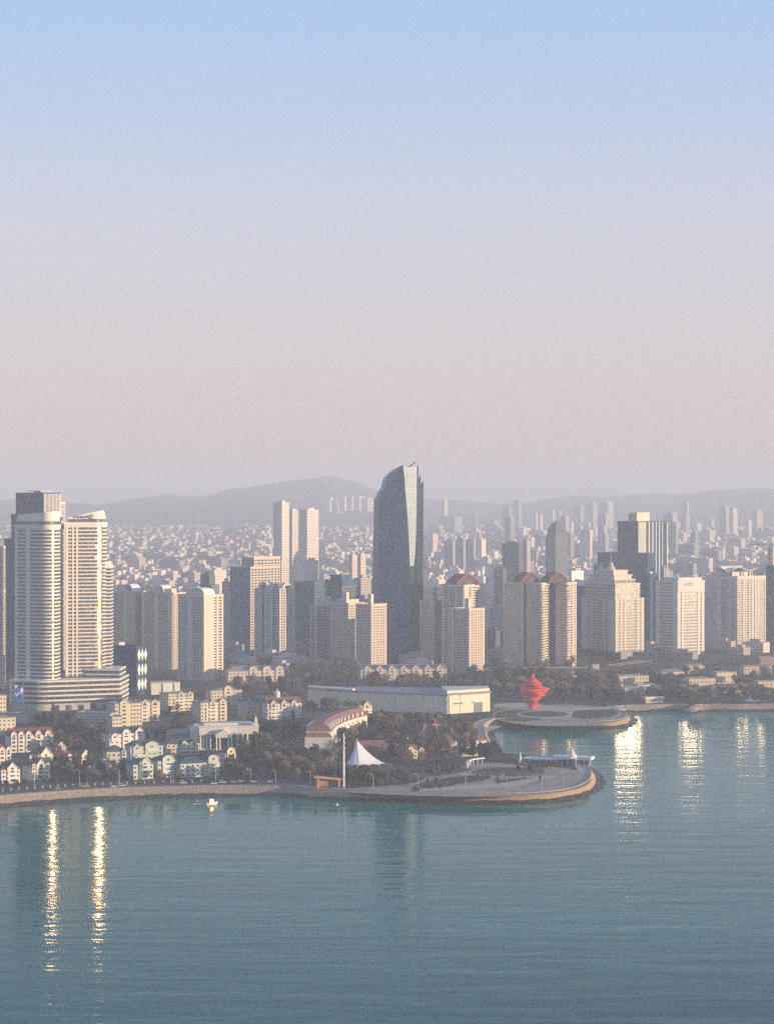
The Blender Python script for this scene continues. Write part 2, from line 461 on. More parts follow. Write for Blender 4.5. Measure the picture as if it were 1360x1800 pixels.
def tower(name, label, fp, z0, z1, core, trim, pitch=3.4, bh=1.3, bo=0.3, pr={}, pw=None, pout=0.4, cat='tower', roof=None, par=1.4, root=None, group=None, pm=None):
    if root is None: root = root_at(name, label, cat, fp, z0, group)
    part(root, 'window_wall', fp, z0 - 1.5, z1 - 0.2, core)
    if pitch: bands(root, fp, z0, z1 - 0.4, pitch, bh, bo, trim)
    for e, s in pr.items(): piers(root, fp, e, s, z0, z1 - 0.3, pout, pm or trim)
    pp = offset(fp, pout + 0.12); mb = MB(); mb.prism(pp, z1 - 0.5, z1 + par, top=False, bot=True)
    ins = offset(fp, -0.5)
    n = len(pp)
    for k in range(n):
        j = (k + 1) % n
        mb.face([(*pp[k], z1 + par), (*pp[j], z1 + par), (*ins[j], z1 + par), (*ins[k], z1 + par)])
        mb.face([(*ins[k], z1 + par), (*ins[j], z1 + par), (*ins[j], z1), (*ins[k], z1)])
    mb.face([(*p, z1) for p in ins], 1)
    mb.build('parapet', [trim, roof or roofgrey], root)
    return root

# ------------------------------------------------------------------ 1. banded twin complex at left (podium, two towers)
def arc_plan(F0, ang, flat_len, r, end, back):
    a = R(ang); F0 = Vector(F0); n = Vector((math.sin(a), -math.cos(a))); d = Vector((math.cos(a), math.sin(a)))
    F1 = F0 + d * flat_len; c = F1 - n * r; pts = [tuple(F0)]
    for k in range(13):
        t = a + (R(end) - a) * k / 12
        pts.append((c.x + r * math.sin(t), c.y - r * math.cos(t)))
    return pts + [tuple(Vector(p)) for p in back]
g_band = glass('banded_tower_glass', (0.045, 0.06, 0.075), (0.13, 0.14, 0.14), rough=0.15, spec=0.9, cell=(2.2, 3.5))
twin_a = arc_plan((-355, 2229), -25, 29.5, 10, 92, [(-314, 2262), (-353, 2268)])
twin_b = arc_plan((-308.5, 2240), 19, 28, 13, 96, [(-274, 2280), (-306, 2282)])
corner_glint = glass('corner_glint_metal', (0.50, 0.42, 0.30), (0.62, 0.54, 0.42), rough=.2, metal=.85, cell=(1.8, 3.5), tilt=.08)  # golden mirror strip, added so the rounded corners throw a sun glint
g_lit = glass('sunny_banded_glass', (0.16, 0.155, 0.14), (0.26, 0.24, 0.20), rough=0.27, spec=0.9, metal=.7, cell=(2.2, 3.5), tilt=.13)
def banded_tower(label, fp, zb, ztop, pu, cr):
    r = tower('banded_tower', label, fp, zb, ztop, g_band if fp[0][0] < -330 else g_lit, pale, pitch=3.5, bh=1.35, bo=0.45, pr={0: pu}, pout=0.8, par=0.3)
    cor = MB(); cor.prism(offset(fp, 0.9), ztop + 0.35, ztop + 3.2, bot=True); cor.build('cornice', pale, r)
    part(r, 'roof_storey', offset(fp, -1.5), ztop + 3.2, ztop + 6.3, g_band)
    x0 = min(p[0] for p in fp); x1 = max(p[0] for p in fp)
    ins = offset(fp, -0.4); ins2 = offset(fp, -2.2)
    zt_ = lambda x: ztop + cr[0] + (cr[1] - cr[0]) * (x - x0) / (x1 - x0)
    mb = MB()
    lo = [(x, y, ztop + 6.3) for x, y in ins]; hi = [(x, y, zt_(x)) for x, y in ins2]
    mb.loft([lo, hi], 0)
    mb.build('crown', pale, r)
    cs = MB(); arc_ = [Vector(p) for p in fp[1:14]]
    for p, q in zip(arc_[6 if fp[0][0] < -330 else 2:], arc_[7 if fp[0][0] < -330 else 3:][:1 if fp[0][0] < -330 else 4]):
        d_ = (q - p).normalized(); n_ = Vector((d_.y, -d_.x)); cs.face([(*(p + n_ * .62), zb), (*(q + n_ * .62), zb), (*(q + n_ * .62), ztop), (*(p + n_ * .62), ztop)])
    cs.build('corner_glint_strip', corner_glint, r)
    return r
ta = banded_tower('banded tower with shaded left wall and rounded sunlit corner, left of the twin pair', twin_a, 32, 179, [(0, .10), (.42, .58)], (12, 16))
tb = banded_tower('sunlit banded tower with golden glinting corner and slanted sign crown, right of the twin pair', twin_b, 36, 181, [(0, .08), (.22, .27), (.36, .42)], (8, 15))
# sign on the crown of the right tower: four characters and a round emblem, too blurred to read
def glyphs(root, name, base, d, n, size, gap, m, seed, z):
    rnd = random.Random(seed); mb = MB()
    for k in range(n):
        o = Vector(base) + Vector(d) * (gap * k)
        for s in range(4):
            if s < 2: u0, u1, w0, w1 = 0, size, (0.15 + 0.6 * s + rnd.uniform(0, .1)) * size, (0.3 + 0.6 * s) * size
            else: u0 = (0.2 + 0.35 * (s - 2) + rnd.uniform(0, .15)) * size; u1 = u0 + 0.16 * size; w0, w1 = 0, size
            p, q = o + Vector(d) * u0, o + Vector(d) * u1; nn = Vector((d[1], -d[0], 0)) * (0.35 + 0.02 * s)
            p3, q3 = Vector((p.x, p.y, 0)), Vector((q.x, q.y, 0))
            a, b, c_, e = p3 + nn, q3 + nn, q3, p3
            mb.prism([(a.x, a.y), (b.x, b.y), (c_.x, c_.y), (e.x, e.y)], z + w0, z + w1, bot=True)
    return mb.build(name, m, root)
signm = mat('bronze_sign', (0.16, 0.13, 0.12), rough=0.5)
dd = Vector((math.cos(R(19)), math.sin(R(19)))); nn = Vector((math.sin(R(19)), -math.cos(R(19))))
b0 = Vector((-308.5, 2240)) + dd * 8.5 + nn * 0.1
sg = glyphs(tb, 'sign_lettering', tuple(b0), tuple(dd), 4, 2.6, 3.4, signm, 4, 188.0)
mb = MB(); c0 = b0 + dd * 16.5 + nn * 0.3
for k in range(14):
    a = 2 * math.pi * k / 16; a2 = 2 * math.pi * (k + 1) / 16
    for rr in (1.0, 2.0):
        p = c0 + dd * (rr * math.cos(a)); q = c0 + dd * (rr * math.cos(a2))
        mb.bar((p.x, p.y, 189.6 + rr * math.sin(a)), (q.x, q.y, 189.6 + rr * math.sin(a2)), 0.35)
mb.build('sign_emblem', signm, tb)
# balcony wing on the right of the right tower
wing = [(-277, 2262), (-268.5, 2266), (-268.5, 2284), (-277, 2284)]
tower('balcony_wing', '', wing, 40, 141, g_band, pale, pitch=3.5, bh=1.3, bo=0.6, root=tb, par=0.6)
part(tb, 'roof_box', offset(wing, -1.2), 141, 146, pale)
# podium
pod = arc_plan((-358, 2217), -25, 27, 16, 22, [(-256, 2234), (-254, 2290), (-357, 2290)])
pod_r = root_at('podium', 'curved banded podium under the twin towers with a video screen at its left', 'podium', pod)
part(pod_r, 'window_wall', pod, GZ - 1, 34, g_band)
bands(pod_r, pod, 12, 34.5, 4.9, 1.7, 0.7, pale)
part(pod_r, 'ground_storey', offset(pod, 0.3), GZ - 1, 12.4, grey)
piers(pod_r, pod, 0, [(0, .09), (.18, .22), (.56, .6)], 12, 34, 0.95, pale)
for (u0, u1) in ((.52, .56), (.97, 1.0)): pier_mb(pod, 12, u0, u1, 12, 34, 0.9).build('pier', pale, pod_r)
for k in range(5): pier_mb(pod, 13, .08 + .17 * k, .16 + .17 * k, GZ, 11, 0.6).build('shop_front', g_dark, pod_r)
up = [(-290, 2244), (-257, 2240), (-256, 2284), (-290, 2284)]
part(pod_r, 'upper_storey', up, 34, 42.5, g_band); bands(pod_r, up, 34, 43, 4.5, 1.5, 0.5, pale)
def screen_mat():
    m = bpy.data.materials.new('video_screen'); m.use_nodes = True
    t = m.node_tree; b = t.nodes['Principled BSDF']; b.inputs['Base Color'].default_value = (0.02, 0.02, 0.03, 1)
    tcn = t.nodes.new('ShaderNodeTexCoord'); n = t.nodes.new('ShaderNodeTexNoise'); n.inputs['Scale'].default_value = 0.22; n.inputs['Detail'].default_value = 1
    t.links.new(tcn.outputs['Object'], n.inputs['Vector'])
    cr = t.nodes.new('ShaderNodeValToRGB'); t.links.new(n.outputs[0], cr.inputs[0])
    cols = [(0.40, (0.01, 0.02, 0.05)), (0.52, (0.05, 0.12, 0.35)), (0.58, (0.02, 0.02, 0.05)), (0.64, (0.55, 0.35, 0.45))]
    while len(cr.color_ramp.elements) < 4: cr.color_ramp.elements.new(0.5)
    for e, (p, c) in zip(cr.color_ramp.elements, cols): e.position = p; e.color = (*c, 1)
    t.links.new(cr.outputs[0], b.inputs['Emission Color']); b.inputs['Emission Strength'].default_value = 1.0
    return m
s_ = pier_mb(pod, 0, .24, .55, 13.5, 29.5, 1.1).build('video_screen', screen_mat(), pod_r)

# ------------------------------------------------------------------ 2. stepped dark tower behind the twins
fp = quad(28, 77, 106, 2700, 32)
dt = tower('dark_tower', 'dark blue tower with pale striped right wall standing behind the banded twin towers', fp, GZ, zat(868, 2700), g_blue, navy, pitch=7, bh=1.2, bo=0.15, pr={3: (14, .5)}, pout=0.3)
piers(dt, fp, 0, (12, 1.0), GZ, zat(868, 2700), 0.5, pale, 'fin')
st = quad(100, 106, 114, 2730, 32)
tower('', '', st, GZ, zat(884, 2700), g_blue, pale, pitch=7, bh=1, bo=0.15, root=dt, pr={0: (4, .9)}, pout=.4)
tower('', '', quad(20, 40, 62, 2690, 32), GZ, zat(906, 2690), g_blue, navy, pitch=7, bh=1.2, bo=0.15, root=dt, pr={3: (6, .5)}, pout=.3)
tower('', '', quad(8, 30, 55, 2680, 32), GZ, zat(949, 2680), g_blue, navy, pitch=7, bh=1.2, bo=0.15, root=dt, pr={3: (6, .5)}, pout=.3)
part(dt, 'helipad', offset(sub(fp, .15, .8, .2, .6), 1.5), zat(868, 2700) + 2.6, zat(868, 2700) + 3.6, steel)
part(dt, 'roof_plant', sub(fp, .25, .65, .25, .5), zat(868, 2700) - .1, zat(868, 2700) + 2.6, grey)
fp = quad(-40, 6, 9, 2560, 35)
r = tower('apartment_tower', 'pale apartment tower cut by the left edge of the picture', fp, GZ, zat(962, 2560), g_warm, cream, pitch=3.2, bh=1.5, pr={0: (6, 1.3), 3: (5, 1.5)})
fp = quad(-30, 6, 8.5, 2450, 40)
tower('apartment_tower', 'lower beige block at the left edge in front of the pale edge tower', fp, GZ, zat(1040, 2450), g_warm, beige, pitch=3.2, bh=1.5, pr={0: (6, 1.3), 3: (5, 1.5)})

# ------------------------------------------------------------------ 3. row of beige apartment towers right of the twins
def penthouse(root, fp, boxes, z, m=None):
    for u0, u1, v0, v1, h in boxes: part(root, 'penthouse', sub(fp, u0, u1, v0, v1), z, z + h, m or cream)
def curl(root, fp, u0, u1, v0, v1, z, h, m):
    """curved white roof fin: quarter round in section"""
    C = Vector(fp[0]); A = Vector(fp[1]) - C; B = Vector(fp[3]) - C; mb = MB()
    rings = []
    for k in range(7):
        t = math.pi / 2 * k / 6; v = v0 + (v1 - v0) * (1 - math.cos(t)) ; zz = z + h * math.sin(t)
        rings.append([tuple(C + A * u0 + B * v) + (zz,), tuple(C + A * u1 + B * v) + (zz,), tuple(C + A * u1 + B * (v + .04)) + (zz - .5,), tuple(C + A * u0 + B * (v + .04)) + (zz - .5,)])
    mb.loft(rings, 0); mb.build('roof_fin', m, root)
fp = quad(192, 236, 256, 2760, 28); z1 = zat(1042, 2760)
r = tower('apartment_tower', 'greyish shaded apartment tower just right of the banded twins', fp, GZ, z1, g_dark, tan, pitch=3.1, bh=1.5, pr={0: (7, 1.4), 3: (9, 1.6)})
for e, a, b in ((3, .05, .22), (3, .58, .74)): pier_mb(fp, e, a, b, GZ, z1, 1.6).build('stair_bay', beige, r)
penthouse(r, fp, [(.1, .6, .35, .75, 9)], z1); curl(r, fp, .0, .7, .05, .25, z1 + 1, 9, white)
fp = quad(249, 305, 326, 2740, 28); z1 = zat(1044, 2740)
r = tower('apartment_tower', 'wide brown grey apartment tower in the middle of the left beige row', fp, GZ, z1, g_dark, tan, pitch=3.1, bh=1.5, pr={0: (7, 1.4), 3: (12, 1.6)})
for e, a, b in ((3, .02, .12), (3, .42, .55), (3, .86, .98)): pier_mb(fp, e, a, b, GZ, z1, 1.6).build('stair_bay', beige, r)
penthouse(r, fp, [(.1, .6, .45, .85, 8), (.1, .5, .1, .3, 6)], z1, cream); curl(r, fp, .0, .7, .3, .45, z1 + 1, 9, white)
fp = quad(313, 357, 392, 2562, 40); z1 = zat(1048, 2562)
r = tower('apartment_tower', 'beige apartment tower with a blank sunlit panel between rows of dark windows', fp, GZ, z1, g_dark, cream, pitch=3.1, bh=1.6, pr={0: [(0, .52), (.66, .76), (.92, 1)], 3: (8, 1.5)}, pout=.5)
pier_mb(fp, 0, .0, .5, GZ, z1 + 1, 1.2).build('blank_panel', beige, r)
pier_mb(fp, 3, .42, .60, GZ, z1, 1.5).build('stair_bay', beige, r)
penthouse(r, fp, [(.1, .5, .1, .6, 8)], z1); curl(r, fp, .05, .6, .0, .25, z1 + 1, 8, white)
part(r, 'roof_tank', sub(fp, .55, .95, .1, .5), z1 + .1, z1 + 12, slate)
# small dark office whose diamond window reflections are painted as white plates
fp = quad(183, 240, 259, 2377, 32); z1 = zat(1138, 2377)
r = tower('office_block', 'small dark glass office with white lozenge reflections beside the curved podium', fp, GZ, z1, g_blue, navy, pitch=4.5, bh=.8, bo=.15, pr={3: (10, .5)}, pout=.3, cat='office')
C = Vector(fp[0]); A = Vector(fp[1]) - C; nrm = Vector((A.y, -A.x)).normalized()
for row in range(3):
    for c in range(3):
        u = .2 + .3 * c; zc = z1 - 8 - 15 * row; P = C + A * u + nrm * .5; hw = A.normalized() * 2.6
        mb = MB()
        f1 = [(P.x, P.y, zc - 6.5), (P.x + hw.x, P.y + hw.y, zc), (P.x, P.y, zc + 6.5), (P.x - hw.x, P.y - hw.y, zc)]
        f2 = [(x - nrm.x * .4, y - nrm.y * .4, z) for x, y, z in f1]
        mb.loft([f2, f1], 0); mb.build('lozenge_reflection', white, r)
part(r, 'roof_house', sub(fp, .2, .7, .6, .8), z1, z1 + 4, cream)

# ------------------------------------------------------------------ 4. centre-left group
fp = quad(405, 440, 492, 3100, 35); z1 = zat(998, 3100)
r = tower('office_tower', 'dark slab office with a square window grid on its sunlit right wall', fp, GZ, z1, g_dark, tan, pitch=3.6, bh=1.6, pr={0: (9, 1.7)}, pout=.45, cat='office tower')
part(r, 'blank_wall', [tuple(Vector(p) + Vector((-.6, -.3))) for p in (fp[3], fp[0])] + [fp[0], fp[3]], GZ, z1, slate)
up = sub(fp, .12, 1, .0, .62)
tower('', '', up, z1, zat(982, 3100), g_dark, tan, pitch=3.6, bh=1.6, root=r, pr={0: (8, 1.7)}, par=2)
# white pair with arched tops, dark glass between
fp = quad(447, 500, 519, 2982, 26); zt_ = zat(1034, 2982)
r = root_at('arch_tower', 'white office tower with two arched top wings and a dark glass slot between them', 'office tower', fp)
part(r, 'glass_core', offset(fp, -1.5), GZ - 1, zt_ - 8, g_blue)
def arch_wing(root, P, Q, depth, z1, ncol):
    P, Q = Vector(P), Vector(Q); d = Q - P; L = d.length; d.normalize(); n = Vector((d.y, -d.x))
    w = root_at('w', '', '', [tuple(P), tuple(Q)]); w.name = 'wing'; w.parent = root; w.location -= root.location
    for k in ('label', 'category'):
        if k in w: del w[k]
    fpw = [tuple(P), tuple(Q), tuple(Q - n * depth), tuple(P - n * depth)]
    part(root, 'wing_glass', fpw, GZ - 1, z1, g_dark)
    bpy.data.objects.remove(w)
    bands(root, fpw, GZ, z1, 3.4, 1.5, .3, pale)
    us = [(0, .1), (.2, .26), (.35, .42), (.58, .65), (.74, .8), (.9, 1)]
    piers(root, fpw, 0, us, GZ, z1, .5, pale)
    piers(root, fpw, 1, (5, 1.6), GZ, z1, .5, pale)
    pier_mb(fpw, 0, .43, .57, GZ, z1 + 4, .55).build('dark_slot', navy, root)
    mb = MB(); c = P + d * (L / 2); hw = L * .30
    ring = lambda s, o: [(c.x + d.x * hw * s * math.cos(t) + n.x * o, c.y + d.y * hw * s * math.cos(t) + n.y * o, z1 + hw * s * 1.1 * math.sin(t)) for t in [math.pi * k / 12 for k in range(13)]]
    a, b, c2, d2 = ring(1, .5), ring(.55, .5), ring(.55, -depth * .6), ring(1, -depth * .6)
    for X, Y in ((b, a), (c2, b), (a, d2), (d2, c2)):
        for k in range(12): mb.face([X[k], X[k + 1], Y[k + 1], Y[k]])
    mb.build('arch', pale, root)
a0 = Vector(fp[3]); a1 = Vector(fp[0])
arch_wing(r, (xat(447, 2990), 2990), (xat(478, 2978), 2978), 24, zt_, 4)
b_ = quad(489, 489.5, 517, 2960, 80)
arch_wing(r, (xat(491, 2966), 2966), (xat(518, 2976), 2976), 24, zt_, 4)
fp = quad(517, 552, 570, 3100, 30)
tower('office_tower', 'plain dark teal office block right of the arch topped white pair', fp, GZ, zat(1024, 3100), g_teal, slate, pitch=3.6, bh=1.2, bo=.2, pr={3: (8, .5)}, pout=.3, cat='office tower')
fp = quad(545, 556, 582, 2850, 40); z1 = zat(1066, 2850)
r = tower('office_tower', 'green glass office with pale blank rooftop billboard and small red sign', fp, GZ, z1, g_teal, cream, pitch=3.6, bh=.9, bo=.25, pr={0: (4, .6), 3: [(0, .25), (.75, 1)]}, cat='office tower')
bb = offset(sub(fp, .05, .95, -.02, .02), .2)
part(r, 'billboard', bb, z1 + 2.2, z1 + 11.5, mat('billboard_face', (0.55, 0.62, 0.60), var=.05))
for u in (.15, .5, .85): part(r, 'billboard_post', sub(fp, u - .01, u + .01, 0, .04), z1, z1 + 2.4, dark)
pier_mb(fp, 0, .12, .48, z1 - 5.5, z1 - 1.5, .9).build('red_sign', mat('pale_red_sign', (0.62, 0.30, 0.26)), r)
pier_mb(fp, 0, .5, .98, z1 - 4.5, z1 - .5, .9).build('sign_letters', mat('red_sign', (0.42, 0.13, 0.13)), r)
fp = quad(572, 601, 626, 2950, 40); z1 = zat(1032, 2950)
r = tower('office_tower', 'dark blocky office with a black stepped crown behind the brown apartment block', fp, GZ, z1, g_dark, slate, pitch=3.6, bh=1.2, pr={0: (6, .8), 3: (6, .8)}, cat='office tower')
part(r, 'crown', offset(sub(fp, .05, .95, .05, .95), 2.2), z1 + 1.5, z1 + 9, navy)
part(r, 'crown_step', sub(fp, .15, .85, .15, .85), z1 + 9, z1 + 15, navy)
for k in range(6): part(r, 'roof_vent', sub(fp, .2 + .1 * k, .25 + .1 * k, .2, .3), z1 + 15, z1 + 18, grey)
fp = quad(580, 612, 640, 2760, 38); z1 = zat(1062, 2760)
r = tower('apartment_tower', 'brown grey apartment block with a sunlit stair core, below the black crowned office', fp, GZ, z1, g_dark, tan, pitch=3.1, bh=1.5, pr={0: (8, 1.4), 3: (8, 1.4)})
penthouse(r, fp, [(.0, .16, .1, .3, 14), (.2, .9, .2, .8, 5)], z1, cream)
fp = quad(626, 652, 679, 2690, 38); z1 = zat(1064, 2690)
r = tower('apartment_tower', 'pinkish apartment block with one sunlit stair core in front of the blue skyscraper', fp, GZ, z1, g_dark, tan, pitch=3.1, bh=1.6, pr={0: (7, 2.0), 3: (8, 1.3)})
penthouse(r, fp, [(.0, .16, .0, .22, 13)], z1, cream)

# ------------------------------------------------------------------ 5. the tapering blue glass skyscraper
g_sky = glass('skyscraper_blue_glass', (0.006, 0.085, 0.16), (0.014, 0.11, 0.19), rough=0.28, spec=0.22, cell=(1.6, 4.0), frac=.8)
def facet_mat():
    return glass('sky_reflection_glass', (0.44, 0.54, 0.56), (0.52, 0.60, 0.61), rough=0.3, metal=0.35, cell=(30, 4.0))
D5 = 2828.0; S5 = F / D5
fr = root_at('skyscraper', 'tall tapering blue glass skyscraper with a pale bright facet and curved sloping top', 'skyscraper', [(xat(654, D5), D5), (xat(745, D5), D5)])
def X5(px): return xat(px, D5)
def Z5(py): return zat(py, D5)
# left edge, inner edge of the blue mass at successive heights, as a loft; depth set back with height
LV = [(1180, 654, 722), (1100, 654, 722), (1000, 654.5, 720), (960, 655, 719), (930, 656, 717.5), (900, 656.5, 715.5), (878, 657, 713.5), (866, 663, 712.5), (858, 669, 712), (849, 670.5, 711.5), (840, 674, 711), (832, 681, 710), (825, 690, 709), (820, 700, 708.5), (817, 707, 708)]
rings = []
for py, l, r_ in LV:
    xl, xr = X5(l), X5(r_); z = Z5(py); m_ = xl + (xr - xl) * .42
    xl2 = max(xl, min(X5(657), xl))
    rings.append([(xl, D5 + 26, z), (xl + (m_ - xl) * .35, D5 + 10, z), (m_, D5 + 1.5, z), (xr, D5 - 4, z), (xr, D5 + 50, z), (xl, D5 + 50, z)])
mb = MB(); mb.loft(rings); mb.build('blue_body', g_sky, fr)
# floors: thin blue lines every 8 m, mullion fins down the curve
for k, u in enumerate((.62, .72, .80, .86, .92, .97)):
    pts = []
    for py, l, r_ in LV[:9]:
        xl, xr = X5(l), X5(r_); m_ = xl + (xr - xl) * .42; x = xl + (xr - xl) * u
        y = D5 + 1.5 - 5.5 * (x - m_) / (xr - m_); pts.append((x, y - .25, Z5(py)))
    mb = MB()
    for p, q in zip(pts, pts[1:]): mb.bar(p, q, .3, 4)
    mb.build('vertical_fin', mat('fin_steel', (0.07, 0.13, 0.17), rough=.4), fr)
# pale facet (sky reflection put into its base colour), narrowing downwards, and the darker glass below it
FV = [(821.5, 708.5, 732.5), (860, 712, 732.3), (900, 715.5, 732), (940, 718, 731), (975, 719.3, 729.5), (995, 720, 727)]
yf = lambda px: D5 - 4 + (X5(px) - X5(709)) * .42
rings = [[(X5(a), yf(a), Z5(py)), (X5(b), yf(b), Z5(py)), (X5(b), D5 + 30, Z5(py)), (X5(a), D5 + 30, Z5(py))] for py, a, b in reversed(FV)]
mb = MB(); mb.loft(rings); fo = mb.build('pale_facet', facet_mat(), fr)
mb = MB()
for k in range(1, 44):
    z = Z5(995) + (Z5(821.5) - Z5(995)) * k / 44; py = 880 - (z - H) * F / D5
    a = lerp_tab([(p, q) for p, q, _ in FV], py); b = lerp_tab([(p, q) for p, _, q in FV], py)
    mb.bar((X5(a), yf(a) - .1, z), (X5(b), yf(b) - .1, z), .28, 4)
mb.build('floor_lines', mat('facet_mullion', (0.25, 0.28, 0.28), rough=.4), fr)
GV = [(1180, 716, 735), (1000, 719.6, 735), (900, 721, 735.5), (830, 722, 735.5)]
rings = [[(X5(a), yf(a) + 1.5, Z5(py)), (X5(b), yf(b) + 1.5, Z5(py)), (X5(b), D5 + 46, Z5(py)), (X5(a), D5 + 46, Z5(py))] for py, a, b in GV]
mb = MB(); mb.loft(rings); mb.build('right_glass', glass('skyscraper_teal_glass', (0.012, 0.04, 0.055), (0.03, 0.065, 0.08), rough=.2, spec=.7, cell=(2.5, 4)), fr)
for a, b, top, y0 in ((732.6, 735.6, 820, 5), (735.6, 739.6, 839, 9), (739.6, 744.6, 850, 13)):
    rings = [[(X5(a), D5 + y0 - 2, Z5(1180)), (X5(b), D5 + y0 + 3, Z5(1180)), (X5(b), D5 + 48, Z5(1180)), (X5(a), D5 + 48, Z5(1180))],
             [(X5(a), D5 + y0 - 2, Z5(top + 2)), (X5(b), D5 + y0 + 3, Z5(top - 5)), (X5(b), D5 + 48, Z5(top - 3)), (X5(a), D5 + 48, Z5(top))]]
    mb = MB(); mb.loft(rings); mb.build('stepped_fin_wall', glass('fin_wall_glass', (0.008, 0.03, 0.05), (0.02, 0.05, 0.07), rough=.3, spec=.3, cell=(2, 4)), fr)
mb = MB(); mb.bar((X5(714), D5 + 20, Z5(823)), (X5(731), D5 + 20, Z5(811.5)), .7); mb.bar((X5(718), D5 + 20, Z5(830)), (X5(718), D5 + 20, Z5(820)), .9)
mb.build('roof_crane', dark, fr)

# ------------------------------------------------------------------ 6. right of the skyscraper
fp = quad(738, 762, 776, 2790, 30); z1 = zat(1058, 2790)
r = tower('apartment_tower', 'narrow grey apartment block tucked between the blue skyscraper and the red roofed tower', fp, GZ, z1, g_dark, tan, pitch=3.1, bh=1.5, pr={0: (6, 1.4), 3: (7, 1.4)})
penthouse(r, fp, [(.0, .2, .1, .35, 12)], z1, cream); penthouse(r, fp, [(.3, .9, .2, .9, 17)], z1, beige)
def red_roof(root, c, w, d, z, h, yaw):
    """steep red roof with cut-open gable"""
    mb = MB(); ca, sa = math.cos(R(yaw)), math.sin(R(yaw))
    T = lambda x, y, zz: (c[0] + x * ca - y * sa, c[1] + x * sa + y * ca, z + zz)
    sec = [(-1, 0), (-.8, .42), (-.42, .72), (0, 1), (.42, .72), (.8, .42), (1, 0)]
    ringsF = [[T(a * w / 2 * s, y, b * h * s) for a, b in sec] for y, s in ((-d / 2, .98), (-d / 6, 1), (d / 6, 1), (d / 2, .98))]
    mb.loft(ringsF, 0); mb.face(list(reversed(ringsF[0])))
    mb.build('red_roof', mat('maroon_roof', (0.15, 0.06, 0.062), var=.25, scale=.4), root)
    mb = MB(); mb.loft([[T(a * w / 2 * .45, -d / 2 - .6, .08 * h + b * h * .42) for a, b in sec], [T(a * w / 2 * .45, -d / 2 + 1, .08 * h + b * h * .42) for a, b in sec]])
    mb.face([T(a * w / 2 * .45, -d / 2 - .6, .08 * h + b * h * .42) for a, b in reversed(sec)])
    mb.build('roof_opening', slate, root)
    for s in (-1, 1):
        mb = MB()
        for p, q in zip(sec, sec[1:]): mb.bar(T(p[0] * w / 2 * 1.03, s * (d / 2 + .4), p[1] * h * 1.03), T(q[0] * w / 2 * 1.03, s * (d / 2 + .4), q[1] * h * 1.03), .75, 5)
        mb.build('roof_rim', mat('pink_roof_rim', (0.40, 0.15, 0.13), var=.15), root)
fp = quad(777, 815, 850, 2760, 40); z1 = zat(1030, 2760)
r = tower('apartment_tower', 'pale grey apartment tower with one steep red roof beside the blue skyscraper', fp, GZ, z1, g_warm, beige, pitch=3.1, bh=1.6, bo=.5, pr={0: [(0, .22), (.35, .42), (.72, 1)], 3: [(0, .1), (.3, .36), (.6, .68), (.9, 1)]}, pout=.8)
c = cen(fp); red_roof(r, c, 29, 30, z1 + .5, 13, 22)
fp = quad(793, 824, 851, 2690, 38); z1 = zat(1072, 2690)
r = tower('apartment_tower', 'pinkish brown apartment block standing in front of the single red roofed tower', fp, GZ, z1, g_dark, tan, pitch=3.1, bh=1.6, pr={0: (8, 2.0), 3: (7, 1.5)})
pier_mb(fp, 3, .0, .2, GZ, z1, 1.4).build('stair_bay', tan, r)
penthouse(r, fp, [(.0, .16, .02, .24, 13)], z1, cream)
# twin bays with two red roofs
gilt2 = glass('bay_window_glass', (0.20, 0.20, 0.18), (0.44, 0.41, 0.34), rough=.2, metal=.85, cell=(3, 3.1), tilt=.12)
def bay_building():
    base = quad(885, 944, 1012, 2760, 30)
    r = root_at('apartment_tower', 'broad beige apartment tower with two red roofs and two dark vertical slots', 'tower', base)
    z1 = zat(1027, 2760)
    spans = [(885, 922.5, 2768, 27), (925.5, 971.5, 2758, 27), (974.5, 1012, 2774, 27)]
    for i, (l, rr, d, dep) in enumerate(spans):
        a = quad(l, l + .55 * (rr - l) if i else rr - 3, rr, d, 28 if i else 22)
        part(r, 'window_wall', a, GZ - 1, z1 - .2, g_warm)
        bands(r, a, GZ, z1, 3.1, 1.55, .35, beige)
        piers(r, a, 3, (6 if i else 10, 1.5), GZ, z1, .6, beige)
        piers(r, a, 0, [(0, .15), (.62, .75), (.9, 1)], GZ, z1, .6, beige)
        if i:
            C = Vector(a[0]); u = (Vector(a[3]) - C).normalized(); n_ = Vector((math.sin(R(10)), -math.cos(R(10))))
            bayp = [tuple(C - u * 0 + Vector((math.cos(t), -math.sin(t))) * 5.2) for t in [R(70) - R(110) * (1 - k / 8) for k in range(9)]]
            bayp = [tuple(C + Vector((math.sin(t), -math.cos(t))) * 5.0) for t in [R(-30) + R(120) * k / 8 for k in range(9)]] + [tuple(C + Vector((0, 3)))]
            part(r, 'balcony_glass', offset(bayp, -.5), GZ, z1, gilt2)
            bands(r, bayp, GZ, z1, 3.1, 1.5, 0, cream, 'balcony')
        mb = MB(); mb.prism(offset(a, .8), z1, z1 + 1.6, bot=True); mb.build('parapet', beige, r)
    part(r, 'slot_glass', [(xat(921, 2774), 2774), (xat(976, 2780), 2780), (xat(976, 2798), 2798), (xat(921, 2798), 2798)], GZ, z1 - 1, navy)
    for px in (925.5, 974): red_roof(r, (xat(px, 2784), 2784), 24, 26, z1 + 1.2, 12.5, 18)
    return r
bay_building()
fp = quad(1000, 1004, 1025, 3150, 40)
tower('apartment_tower', 'plain white block peeping out behind the right red roof', fp, GZ, zat(1006, 3150), g_warm, white, pitch=12, bh=10.5, pr={0: (2, 6)}, pout=.5)
fp = quad(1014, 1034, 1046, 2930, 30)
tower('office_tower', 'dark shaded slab between the red roofed pair and the stepped hotel', fp, GZ, zat(1032, 2930), g_dark, slate, pitch=3.4, bh=1.3, pr={3: (6, .8)}, cat='office tower')
